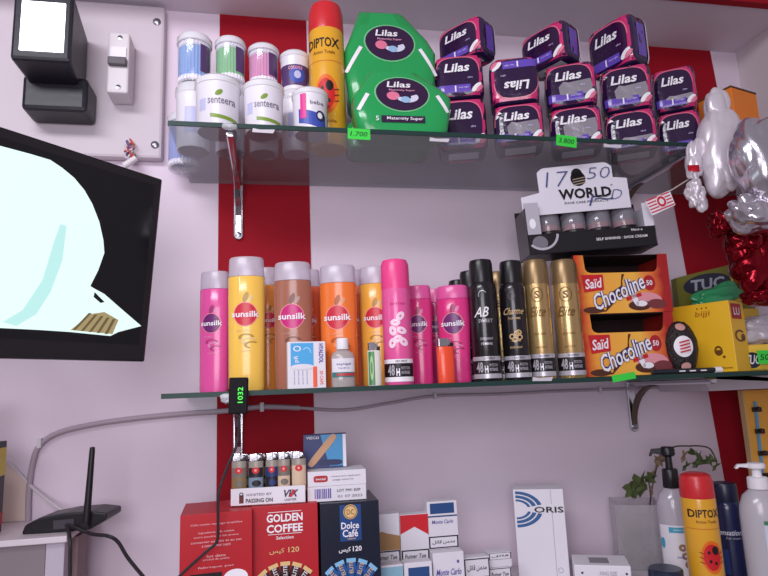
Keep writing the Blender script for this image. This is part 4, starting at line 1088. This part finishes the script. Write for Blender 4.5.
p = MB(); p.rect(-w3 * .17, w3 * .19, h - .060, h - .004, mf, mat('label_blue', (30, 70, 130), .35), 1); p.disc(w3 * .01, h - .015, .0115, .0115, mf, GOLDP, 3); p.disc(w3 * .01, h - .015, .0105, .0105, mf, mat('emblem_line', (150, 110, 60), .4), 4, r0=.86); p.text('DC', w3 * .01, h - .015, .012, .008, mf, mat('emblem_line', (150, 110, 60), .4), 5)
p.text('Dolce', 0, h - .036, w3 * .30, .0105, mf, WHITE, 3, bold=.02); p.text('Café', 0, h - .048, w3 * .26, .0115, mf, WHITE, 3, bold=.02); p.text('classic', .002, h - .056, w3 * .14, .003, mf, GOLDP, 3)
p.text('120', w3 * .11, h - .072, w3 * .15, .008, mf, WHITE, 3, bold=.02); p.text(ARK, -w3 * .10, h - .073, w3 * .2, .009, mf, WHITE, 3, bold=.02)
for i in range(5): stick(p, 0, h - .142, .018, .056, (i - 2) * .36, mf, mat('stick_blue', (34, 84, 150), .4), mat('stick_pale', (130, 190, 230), .4), GOLDP)
p.build('front_print', t)

# lighter tray on the red box
xt, wt, ztt = boxat(232, 307, 487, 1.03)
zb = zt + .0008
t = thing('lighter_tray', 'red and white display tray of lighters on the red coffee box', 'tray', (xt, 1.06, zb), (0, 0, -.08))
th = ztt - zb
b = MB(); b.box(-wt / 2, wt / 2, -.03, -.0285, 0, th, CARD); b.box(-wt / 2, wt / 2, .0285, .03, 0, th * 1.1, CR); b.box(-wt / 2, -wt / 2 + .0015, -.0285, .0285, 0, th, CR); b.box(wt / 2 - .0015, wt / 2, -.0285, .0285, 0, th, CR); b.box(-wt / 2, wt / 2, -.03, .03, 0, .0012, CR); b.box(-wt / 2 + .001, wt / 2 - .001, -.0284, .0285, th * .55, th * .6, CR); b.build('tray', t)
p = MB(); mf = flat(-.03); p.text('PASSING ON', -wt * .12, th * .28, wt * .36, th * .24, mf, BLACK, 2, bold=.02); p.text('IGNITED BY', -wt * .12, th * .62, wt * .34, th * .14, mf, mat('grey_print', (120, 112, 130), .4), 2)
p.rect(-wt * .39, -wt * .33, th * .15, th * .62, mf, mat('cup_brown', (96, 30, 30), .4), 1); p.disc(-wt * .36, th * .66, wt * .028, th * .12, mf, BLACK, 2, r0=.6)
p.text('VIX', wt * .30, th * .58, wt * .20, th * .42, mf, mat('vix_navy', (50, 36, 76), .4), 2, shear=.25, bold=.03); p.poly([(wt * .28, th * .38), (wt * .32, th * .38), (wt * .37, th * .78), (wt * .33, th * .78)], mf, mat('brand_red', (200, 34, 44), .35), 3); p.text('LIGHTER', wt * .30, th * .22, wt * .16, th * .12, mf, BLACK, 2); p.build('front_print', t)
LT = Matrix.Translation(t.location) @ t.rotation_euler.to_matrix().to_4x4()
tan = mat('lighter_tan', (140, 112, 70), .35); gb = mat('lighter_steelblue', (120, 140, 160), .35); dkb = mat('lighter_dark', (36, 30, 40), .35); cream = mat('lighter_cream', (214, 186, 160), .35); navyb = mat('lighter_navy', (40, 56, 110), .35); gry = mat('lighter_grey', (120, 112, 104), .35)
specs = [((tan, gry), 'tan'), ((gb, dkb), 'steel blue'), ((dkb, navyb), 'dark navy'), ((cream, gry), 'grey and cream'), ((cream, cream), 'pale cream')]
for q, ((c1, c2), nm) in enumerate(specs):
    px = (239, 256, 272, 284, 299)[q]; xx = at(px, 470, 1.045)[0]; wl = .024 if q in (0, 1, 4) else .0205
    lx = (LT.inverted() @ Vector((xx, 1.045, zb))).x; lp = LT @ Vector((lx, -.016, th * .6 + .0003))
    zt_ = at(px, (453, 453, 452, 451, 450)[q], 1.045)[1]
    lighter(lp.x, lp.y, lp.z, wl, zt_ - lp.z, mat('lighter_body_' + nm.replace(' ', '_'), (150, 140, 130), .3), '%s lighter with red badge standing in the tray, %s from left' % (nm, names[q]), (c1, c2), 'lighters in the tray', -.08)
for q in range(4):
    lp = LT @ Vector((-wt * .33 + q * wt * .21, .010, th * .6 + .0003))
    lighter(lp.x, lp.y, lp.z, .022, .062, dkb, 'lighter in the back row of the tray, %s from left' % names[q], (dkb, gry), 'back row lighters in the tray', -.08)

# flat medicine boxes and plaster box on the blue coffee box
xm, wm, z15 = boxat(309, 368, 485, 1.03); z00 = zt3 + .0008
hm = (at(338, 471, 1.03)[1] - z00) / 2
for q in range(2):
    t = thing('medicine_box', ('flat white medicine box with barcode, directly on the blue coffee box', 'flat white medicine box with red lozenge, upper of the two')[q], 'box', (xm, 1.065, z00 + q * (hm + .0003)), (0, 0, -.05 + .02 * q), 'flat medicine boxes')
    b = MB(); b.box(-wm / 2, wm / 2, -.03, .03, 0, hm, CARD); b.build('carton', t, .0006); p = MB(); mf = flat(-.03)
    if q == 0:
        for k in range(9): p.rect(-wm * .38 + k * wm * .032, -wm * (.38 - .016) + k * wm * .032 + (.0006 if k % 3 else 0), hm * .2, hm * .85, mf, VI, 1, 1, 1)
        p.text('LOT 7991 EXP', wm * .2, hm * .68, wm * .4, hm * .18, mf, BLACK, 2); p.text('01 07 2023', wm * .22, hm * .3, wm * .42, hm * .16, mf, mat('grey_print', (120, 112, 130), .4), 2)
    else:
        p.disc(-wm * .28, hm * .5, wm * .12, hm * .22, mf, RDB, 1, pw=5); p.text('benzal', -wm * .28, hm * .5, wm * .16, hm * .15, mf, WHITE, 2); p.text('solution pour application', wm * .15, hm * .62, wm * .5, hm * .12, mf, mat('grey_print', (120, 112, 130), .4), 2); p.text('usage externe', wm * .1, hm * .38, wm * .36, hm * .12, mf, mat('grey_print', (120, 112, 130), .4), 2)
    p.build('front_print', t)
xp, wp, ztp = boxat(304, 347, 434, 1.075); zpb = z00 + 2 * hm + .0008
t = thing('plaster_box', 'blue box of sticking plasters standing upright behind flat medicine boxes', 'box', (xp, 1.085, zpb), (0, 0, -.1)); h = ztp - zpb
b = MB(); b.box(-wp / 2, wp / 2, -.009, .009, 0, h, mat('plaster_navy', (40, 52, 104), .4)); b.build('carton', t, .0006)
p = MB(); mf = flat(-.009); p.poly([(-wp * .1, h * .98), (wp * .44, h * .98), (wp * .44, h * .05), (wp * .1, h * .05)], mf, mat('plaster_cyan', (60, 140, 190), .4), 1); p.rect(wp * .42, wp * .495, h * .02, h * .98, mf, CARD, 2)
p.disc(-wp * .06, h * .52, wp * .46, h * .105, mf, mat('plaster_beige', (198, 152, 116), .5), 3, rot=.85, pw=5); p.disc(wp * .12, h * .16, wp * .28, h * .085, mf, mat('oval_navy', (30, 36, 80), .4), 3, pw=3); p.text('VISCO', -wp * .28, h * .90, wp * .3, h * .08, mf, WHITE, 3); p.build('front_print', t)

# ------------------------------------------------------------------ cigarettes
FR = mat('warning_frame', (30, 26, 40), .45)


def cig(x0, x1, yt, y, base, style, label, rot=0, words='', h=None):
    xc, w, zt = boxat(x0, x1, yt, y); h = h or zt - base; d = .022
    t = thing('cigarette_pack', label, 'cigarette pack', (xc, y + d / 2, base), (0, 0, rot), 'cigarette packs')
    b = MB(); b.box(-w / 2, w / 2, -d / 2, d / 2, 0, h, CARD); b.build('carton', t, .0008)
    p = MB(); mf = flat(-d / 2)
    MC = mat('pack_blue', (40, 76, 130), .4); W = w / 2

    def warn(v0, v1):
        p.rect(-W * .97, W * .97, v0, v1, mf, FR, 1); p.rect(-W * .88, W * .88, v0 + h * .025, v1 - h * .025, mf, CARD, 2)
        p.text(words, 0, (v0 + v1) / 2, w * .74, (v1 - v0) * .34, mf, BLACK, 3, shear=.15, bold=.015)
    if style == 'red':
        p.poly([(-W, h * .99), (W, h * .99), (W, h * .56), (0, h * .74), (-W, h * .60)], mf, mat('pack_red', (206, 34, 46), .4), 1); warn(h * .02, h * .27)
    elif style == 'tan':
        p.poly([(-W, h * .56), (-W * .35, h * .66), (W * .1, h * .61), (W, h * .55), (W, h * .28), (-W, h * .28)], mf, mat('pack_tan', (168, 128, 84), .5), 1); warn(h * .02, h * .27)
    elif style == 'blue':
        p.rect(-W * .8, W * .8, h * .74, h * .96, mf, MC, 1); p.rect(-W * .98, W * .98, h * .67, h * .70, mf, MC, 1); p.text('Monte Carlo', 0, h * .57, w * .7, h * .08, mf, VI, 2, shear=.2); warn(h * .02, h * .27)
    elif style == 'name':
        p.text('Monte Carlo', 0, h * .64, w * .8, h * .12, mf, VI, 2, shear=.2, bold=.015); p.disc(W * .6, h * .82, W * .08, h * .03, mf, VI, 2); p.disc(0, h * .42, W * 1.0, h * .10, mf, mat('pack_violet', (70, 56, 130), .4), 1, a0=PI, a1=2 * PI)
    elif style == 'panel':
        p.rect(-W * .72, W * .80, h * .55, h * .90, mf, MC, 1)
    elif style == 'sky':
        p.rect(-W * .98, W * .98, h * .2, h * .96, mf, mat('pack_sky', (140, 185, 205), .4), 1)
    else: warn(h * .52, h * .97)
    p.build('front_print', t)
    return t


b1 = at(415, 563, 1.11)[1]; b2 = at(442, 549, 1.11)[1]
# what the rear packs stand on
b = MB(); xa = at(380, 565, 1.10)[0]; xb = at(431, 565, 1.10)[0]
b.box(xa, xb, 1.10, 1.20, CT + .0005, b1 - .0005, CARD); o = b.build('cigarette_carton', bevel=.001); tag(o, 'white cigarette carton lying under the red and the tan packs', 'carton')
b = MB(); xc_ = at(459, 565, 1.10)[0]; b.box(xb + .002, xc_, 1.10, 1.19, CT + .0005, b2 - .0005, CARD); o = b.build('cigarette_carton', bevel=.001); tag(o, 'white cigarette carton lying under the blue and white pack', 'carton')
cig(373, 400, 514, 1.115, b1, 'tan', 'tan and white cigarette pack beside the blue coffee box', 0, 'Fumer Tue')
cig(401, 429, 514, 1.11, b1, 'red', 'red and white cigarette pack with chevron', -.03, 'Fumer Tue')
cig(428, 458, 501, 1.11, b2, 'blue', 'white cigarette pack with blue top panel, highest of the stack', -.03, '\uFEDE\uFE97\uFE8E\uFED7 \uFEE6\uFEE3\uFEAA\uFEE3')
cig(378, 404, 565, 1.06, CT, 'sky', 'pale blue cigarette pack in front, beside the blue coffee box')
cig(405, 433, 562, 1.06, CT, 'panel', 'white cigarette pack with dark blue panel in front of the red pack')
cig(434, 465, 552, 1.07, CT, 'name', 'white cigarette pack with violet lettering below the highest pack', -.03)
cig(465, 491, 557, 1.09, CT, 'warn', 'white cigarette pack with framed warning, left of the stacked pair', -.03, '\uFEDE\uFE97\uFE8E\uFED7 \uFEE6\uFEE3\uFEAA\uFEE3')
bb = at(501, 567, 1.11)[1]
cig(490, 513, 568, 1.11, CT, 'warn', 'white cigarette pack, lower of the stacked pair', -.03, 'Fumer Tue', h=bb - CT - .0005)
cig(490, 513, 552, 1.11, bb, 'warn', 'white cigarette pack lying on the stacked pair, by the tall carton', -.03, '\uFEDE\uFE97\uFE8E\uFED7')
bpy.data.objects
# tall carton
xo, wo, zo = boxat(514, 566, 489, 1.15); wo *= .885
t = thing('cigarette_carton', 'tall white cigarette carton with blue arcs standing on end', 'carton', (xo + .008, 1.175, CT), (0, 0, -.36)); h = zo - CT
b = MB(); b.box(-wo / 2, wo / 2, -.028, .028, 0, h, mat('carton_white', (232, 228, 236), .4)); b.build('carton', t, .001)
p = MB(); mf = flat(-.028); AR = mat('arc_blue', (50, 96, 150), .4)
for q in range(3):
    for sg in (1, -1): p.disc(-wo * .46, h * .78 + sg * .0, wo * (.53 - .115 * q), h * (.20 - .045 * q), mf, AR, 1, r0=.84 if q == 0 else .8, a0=(.26 if sg > 0 else -PI / 2 + .0), a1=(PI / 2 if sg > 0 else -.26), rings=1)
p.text('ORIS', wo * .19, h * .775, wo * .58, h * .065, mf, BLACK, 3, bold=.015); p.rect(wo * .245, wo * .255, h * .02, h * .74, mf, mat('carton_grey', (170, 166, 176), .4), 1); p.rect(wo * .245, wo * .255, h * .84, h * .99, mf, mat('carton_grey', (170, 166, 176), .4), 1); p.disc(wo * .33, h * .12, wo * .05, h * .03, mf, mat('carton_grey', (170, 166, 176), .4), 1, r0=.8)
p.build('front_print', t)
# white flat carton
xo, wo, zo = boxat(574, 630, 566, 1.05)
t = thing('white_carton', 'white flat carton with grey panel on the counter', 'carton', (xo + .02, 1.085, CT), (0, 0, -.42)); wo *= .9; h = zo - CT
b = MB(); b.box(-wo / 2, wo / 2, -.035, .035, 0, h, mat('carton_white', (232, 228, 236), .4)); b.build('carton', t, .0015)
p = MB(); p.rect(-wo * .2, wo * .15, -.02, .015, topm(h), mat('carton_grey_panel', (130, 126, 136), .4), 1); mf = flat(-.035); p.text('KING SIZE', wo * .1, h * .72, wo * .3, h * .14, mf, mat('carton_grey', (170, 166, 176), .4), 2); p.text('BOX', wo * .28, h * .5, wo * .14, h * .14, mf, mat('carton_grey', (170, 166, 176), .4), 2); p.disc(-wo * .36, h * .72, .002, .002, mf, BLACK, 1); p.disc(wo * .42, h * .72, .002, .002, mf, BLACK, 1); p.build('print', t)

# ------------------------------------------------------------------ glass vase with dried sprig
xv, wv_, zv_ = boxat(618, 664, 507, 1.13); h = zv_ - CT; hw = .046
t = thing('glass_vase', 'square cloudy glass vase holding a dry vine sprig', 'vase', (xv + .03, 1.19, CT), (0, 0, -.42)); VG = clear('cloudy_glass', (232, 228, 232), .74, .15); g = .004
b = MB(); b.box(-hw, hw, -hw, -hw + g, 0, h, VG); b.box(-hw, hw, hw - g, hw, 0, h, VG); b.box(-hw, -hw + g, -hw + g, hw - g, 0, h, VG); b.box(hw - g, hw, -hw + g, hw - g, 0, h, VG); b.box(-hw + g, hw - g, -hw + g, hw - g, 0, .008, VG); b.build('glass_body', t, .001)
b = MB(); hz = mat('dry_stems_fill', (150, 140, 132), .7)
for i in range(14): a = random.uniform(-hw * .7, hw * .7); c = random.uniform(-hw * .6, hw * .6); b.tube([(a, c, .010), (a * .7, c * .8, h * random.uniform(.6, .95))], .0018, hz, 6)
b.build('vase_stems', t, kind='stuff')
LF = mat('vine_leaf', (72, 84, 44), .6, var=.3, vscale=30); DRY = mat('dry_leaf', (132, 108, 84), .7, var=.3, vscale=30); STM = mat('vine_stem', (70, 62, 40), .6)
t = thing('vine_sprig', 'dry vine sprig with green and brown leaves in the square vase', 'plant', P3(655, 500, 1.15)); o0 = t.location
b = MB(); b.tube(smooth_path([loc(650, 540, 1.19), loc(650, 505, 1.185), loc(656, 470, 1.17), loc(664, 456, 1.17), loc(674, 447, 1.17), loc(690, 446, 1.17), loc(700, 446, 1.17), loc(710, 449, 1.17), loc(717, 462, 1.17)]), .0016, STM, 7); b.tube(smooth_path([loc(651, 500, 1.17), loc(648, 480, 1.165), loc(640, 478, 1.16), loc(632, 482, 1.16)]), .0014, STM, 7); b.build('stem', t)


def leaf(px, py, s, ang, m, y=1.165, tl=0):
    o = loc(px, py, y); b = MB(); n = 14; vs = [(0, 0, 0)]; fs = []
    for i in range(n):
        q = 2 * PI * i / n; r_ = s * (1 + .28 * math.cos(5 * q)) * (1.1 if i % 2 else .85); vs.append((r_ * math.cos(q), .25 * s * math.sin(3 * q + ang), r_ * math.sin(q)))
    for i in range(n): fs.append((0, 1 + i, 1 + (i + 1) % n))
    R_ = Matrix.Rotation(ang, 3, 'Y') @ Matrix.Rotation(tl, 3, 'Z')
    b.add([R_ @ Vector(v) + o for v in vs], fs, m); k = b.build('leaf', t); sl = k.modifiers.new('t', 'SOLIDIFY'); sl.thickness = .0006


for a in ((640, 484, .021, .2, LF, 1.155, .3), (632, 490, .017, 1.2, LF, 1.15, -.2), (650, 478, .013, 2.0, LF, 1.16, .6), (655, 470, .014, .7, DRY, 1.165, .9), (660, 460, .012, 2.5, DRY, 1.165, .4), (652, 490, .010, .1, DRY, 1.15, 1.0), (684, 456, .011, .6, DRY, 1.16, .5), (692, 452, .010, 1.9, LF, 1.165, .9), (699, 457, .011, .2, LF, 1.165, .3), (704, 462, .011, 1.5, LF, 1.165, .8), (710, 460, .011, 2.6, LF, 1.165, .2), (716, 466, .010, .9, LF, 1.165, .6), (686, 466, .010, .9, LF, 1.165, .6), (696, 464, .009, 1.1, LF, 1.165, .2)): leaf(*a)


# ------------------------------------------------------------------ pump bottles and cans on the counter right
def pump_bottle(x0, x1, ysh, ytop, y, bodym, pumpm, label, left, deco, nl=1.35, rot=0):
    a = at(x0, ysh + 40, y)[0]; c = at(x1, ysh + 40, y)[0]; xc = (a + c) / 2; r = (c - a) / 2 * y / math.hypot(xc, y); zs = at((x0 + x1) / 2, ysh, y)[1]; zt = at((x0 + x1) / 2, ytop, y)[1]; h = zs - CT; H = zt - CT
    t = thing('pump_bottle', label, 'pump bottle', (xc, y, CT), (0, 0, rot), 'pump bottles')
    prof = [(r * .94, 0), (r, .005), (r, h * .72), (r * .96, h * .82), (r * .78, h * .93), (r * .42, h * 1.0), (r * .38, h * 1.02)]; mf = curved(prof, .75)
    b = MB(); b.lathe(prof, bodym, 44, .75); b.build('body', t)
    nk = H - h
    b = MB(); b.lathe([(r * .46, h), (r * .48, h + .001), (r * .46, h + nk * .42), (r * .40, h + nk * .46), (r * .22, h + nk * .47), (r * .20, h + nk * .82)], pumpm, 28); b.build('collar', t)
    sg = -1 if left else 1
    b = MB(); b.lathe([(r * .28, H - nk * .24), (r * .42, H - nk * .2), (r * .42, H - nk * .06), (r * .34, H), (0, H)], pumpm, 24)
    b.prism([(0, H - nk * .02), (sg * r * nl * .85, H - nk * .06), (sg * r * nl, H - nk * .22), (sg * r * nl * .89, H - nk * .24), (sg * r * nl * .78, H - nk * .16), (0, H - nk * .22)], -r * .16, r * .16, pumpm); b.build('pump_head', t, .001)
    b = MB(); b.tube([(0, 0, h), (0, 0, .03)], .0028, mat('dip_tube', (214, 210, 216), .4), 8); b.build('dip_tube', t)
    p = MB(); TB = mat('label_cyan', (70, 160, 190), .4)
    if deco == 'soap':
        p.rect(-r * .93, r * .93, h * .04, h * .60, mf, CARD, 1, 20); p.rect(-r * .5, r * .9, h * .52, h * .58, mf, TB, 2, 14); p.text('SAVON LIQUIDE', .2 * r, h * .55, r * .9, h * .02, mf, WHITE, 3)
        for q in range(3): p.disc(r * (.15 + .12 * q), h * (.36 - .09 * q), r * .22, h * .04, mf, mat('almond_print', (150, 120, 96), .5), 2, rot=.6 * q, r0=.3)
        p.text('amande douce', r * .2, h * .26, r * .8, h * .025, mf, VI, 3); p.disc(-r * .85, h * .4, r * .1, h * .06, mf, TB, 2)
    else:
        p.rect(-r * .15, r * .93, h * .15, h * .70, mf, mat('pale_gel_label', (206, 214, 228), .4), 1, 16); p.rect(-r * .15, r * .93, h * .66, h * .70, mf, mat('green_text', (60, 130, 90), .4), 2, 14); p.text('Gel', r * .3, h * .60, r * .5, h * .045, mf, mat('green_text', (60, 130, 90), .4), 3)
        for q in range(5): p.text('hydroalcoolique mains', r * .4, h * (.52 - .05 * q), r * .8, h * .018, mf, VI, 3)
    p.build('label', t)
    return t


pump_bottle(658, 694, 487, 446, 1.09, clear('soap_bottle', (236, 232, 240), .62, .15), mat('pump_black', (24, 22, 26), .35), 'clear soap bottle with black pump before the glass vase', True, 'soap', 1.1, -.5)
x, r, zt = tube_at(681, 717, 490, 1.0); zt = at(700, 472, 1.0)[1]
insecticide(x, 1.0, CT, r, zt - CT, 'yellow insecticide can with red cap on the counter', .30)
deo(715, 748, 479, 1.06, 'navy', 'navy blue deodorant can on the counter beside the insecticide', base=CT, group='navy deodorant')
pump_bottle(740, 788, 488, 462, .99, clear('gel_bottle', (232, 230, 238), .45, .2), WHITE, 'translucent gel bottle with white pump at the right frame edge', True, 'gel', .95, -.5)
# jar lid low in front of the soap bottle
xj, zj = at(668, 569, 1.0); b = MB(); b.lathe([(.0285, 0), (.0285, zj - CT - .006), (.0285, zj - CT - .002), (.026, zj - CT), (0, zj - CT)], mat('jar_navy', (34, 44, 66), .3), 32); o = b.build('cosmetic_jar'); o.location = (xj + .0, 1.008, CT); tag(o, 'low dark blue jar in front of the soap bottle', 'jar')

# key ring display board at the right
xk, zk1 = at(748, 430, 1.16); t = thing('hook_board', 'yellow wooden hook board with small black pieces in right corner', 'board', (xk, 1.165, CT), (0, 0, -.12))
WOOD = mat('hook_board_wood', (222, 158, 62), .5, var=.2, vscale=14); h = at(752, 384, 1.16)[1] - CT - .002; h = min(h, at(735, 390, 1.10)[1] - CT - .003)
b = MB(); b.box(.003, .12, 0, .008, 0, h, WOOD); b.build('panel', t, .001)
b = MB(); b.box(0, .003, -.004, .012, 0, h, mat('board_edge', (196, 160, 110), .5)); b.build('edge_strip', t, .0006)
b = MB(); b.box(.012, .018, -.003, 0, h * .46, h * .93, mat('strip_blue', (90, 150, 190), .4), Matrix.Rotation(.04, 4, 'Y')); b.build('blue_strip', t)
HK = mat('hook_black', (44, 28, 24), .4)
for q in range(6):
    zq = h * .88 - q * .046; b = MB(); b.tube([(.026, 0, zq), (.026, -.012, zq), (.022, -.016, zq + .004)], .003, HK, 8); b.box(.018, .038, -.006, -.0005, zq - .006, zq + .004, HK); b.build('hook', t, .001)

# ------------------------------------------------------------------ left: desk, router, box
DW = mat('desk_white', (226, 216, 222), .4); DGY = mat('desk_grey_panel', (140, 128, 134), .5)
zd = at(40, 538, 1.10)[1]
xd = at(67, 535, 1.10)[0]
t = thing('side_desk', 'white topped grey side desk at the lower left under the router', 'desk', (-.6, 1.1, 0))
b = MB(); b.box(-.9 + .6, xd + .6, 0, .165, zd - .010, zd, DW); b.build('desk_top', t, .0015)
xs = at(45, 560, 1.11)[0]; xw = at(64, 560, 1.11)[0]
b = MB(); b.box(-.88 + .6, xs + .6, .010, .030, .001, zd - .010, DGY); b.build('front_panel', t, .001)
b = MB(); b.box(xs + .6 + .0004, xw + .6, .010, .10, .001, zd - .010, mat('desk_leg', (196, 186, 200), .5)); b.build('leg', t, .001)
xp0 = at(69, 560, 1.16)[0]
b = MB(); b.box(xp0, xp0 + .016, 1.15, 1.20, .001, zd - .012, mat('post_brown', (140, 116, 118), .5)); o = b.build('wall_post'); o['kind'] = 'structure'
# router
zr = zd + .0005
xa = at(30, 520, 1.16)[0]; xb = at(116, 520, 1.16)[0]; rw = xb - xa
t = thing('wifi_router', 'black wireless router with one upright antenna on the side desk', 'router', ((xa + xb) / 2, 1.175, zr), (0, -.04, -.12))
RB = mat('router_black', (30, 27, 33), .4); hr = .030
b = MB(); prof2 = [(-rw * .50, .004), (-rw * .47, .0), (rw * .30, .0), (rw * .50, .014), (rw * .50, hr * .80), (rw * .30, hr * .98), (0, hr), (-rw * .30, hr * .86), (-rw * .46, hr * .55)]
b.prism(prof2, -.045, .025, RB); b.build('body', t, .004)
b = MB(); b.box(-rw * .12, rw * .12, -.0465, -.044, .006, .020, mat('port_grey', (70, 66, 74), .4)); b.build('port_panel', t)
b = MB(); b.lathe([(.006, 0), (.006, .02), (.0055, .05), (.0045, .125), (.004, .131), (0, .132)], RB, 14, cx=rw * .27, cy=-.050, cz=.006); ob = b.build('antenna', t); ob.rotation_euler = (0, .08, 0)
b = MB(); b.tube([(rw * .27, -.056, .008), (rw * .27, -.040, .008)], .0065, RB, 12); b.build('antenna_hinge', t)
b = MB(); b.tube(smooth_path([P3(66, 525, 1.125), P3(76, 528, 1.115), P3(92, 534, 1.10), P3(108, 536, 1.06), P3(118, 542, 1.06), P3(128, 558, 1.06), P3(146, 580, 1.06)]), .0028, DC, 8); o = b.build('router_cable'); tag(o, 'dark cable drooping from the router toward lower right', 'cable')
b = MB(); b.tube(smooth_path([P3(67, 526, 1.12), P3(70, 540, 1.10), P3(70, 560, 1.095), P3(70, 590, 1.095)]), .0028, DC, 8); o = b.build('router_cable'); tag(o, 'dark cable hanging straight down past the desk end', 'cable')
# beige panel on the wall behind the desk
xq = at(29, 500, 1.262)[0]; zq = at(10, 462, 1.262)[1]
b = MB(); b.prism([(-.9, zd + .001), (xq, zd + .001), (xq, at(29, 486, 1.262)[1]), (xq - .06, zq + .02), (-.9, zq + .1)], 1.264, YB - .0005, mat('bare_plaster', (220, 196, 186), .7)); struct('trim_4', b)
# carton cut by the left frame edge
xq, zt = at(6, 441, 1.17)
t = thing('striped_carton', 'black box with yellow band and red parts cut by the left frame edge', 'box', (xq - .035, 1.145, zd + .0005)); h = zt - zd
b = MB(); b.box(-.035, .035, -.03, .03, 0, h, BLACK); b.build('carton', t, .001)
p = MB(); mf = flat(-.03); p.rect(-.0345, .0345, h * .62, h * .93, mf, mat('band_yellow', (214, 190, 50), .4), 1); p.rect(-.0345, .0345, h * .08, h * .22, mf, CR, 1); p.rect(-.0345, .0345, 0.001, h * .08, mf, mat('grey_print', (120, 112, 130), .4), 1)
ms = side(.035); p.rect(-.0295, .0295, h * .62, h * .93, ms, mat('band_yellow', (214, 190, 50), .4), 1); p.rect(-.0295, .0295, h * .08, h * .22, ms, CR, 1); p.build('bands', t)
_, zt2 = at(1, 404, 1.145)
b = MB(); b.lathe([(.022, 0), (.022, zt2 - zt - .01), (.016, zt2 - zt - .002), (0, zt2 - zt)], CR, 24); o = b.build('red_cap_bottle'); o.location = (xq - .034, 1.145, zt + .001); tag(o, 'dark red cap standing on the striped box at the left frame edge', 'cap')

# prints belong to the part they are printed on
BODY = ('body', 'can', 'carton', 'wrapper', 'cup', 'tray', 'front_panel', 'card', 'housing', 'case')
for o in list(COL.objects):
    n = o.name.split('.')[0]
    if o.parent and o.parent.type == 'EMPTY' and n in ('label', 'logo', 'front_print', 'side_print', 'bottom_print', 'back_print', 'sleeve_print', 'sticker', 'print', 'bands', 'digits', 'header_print'):
        kids = [k for k in o.parent.children if k.name.split('.')[0] in (('header_card',) if n == 'header_print' else ('front_panel',) if n == 'front_print' and o.parent.name.startswith('wafer') else BODY)]
        if kids: o.parent = kids[0]
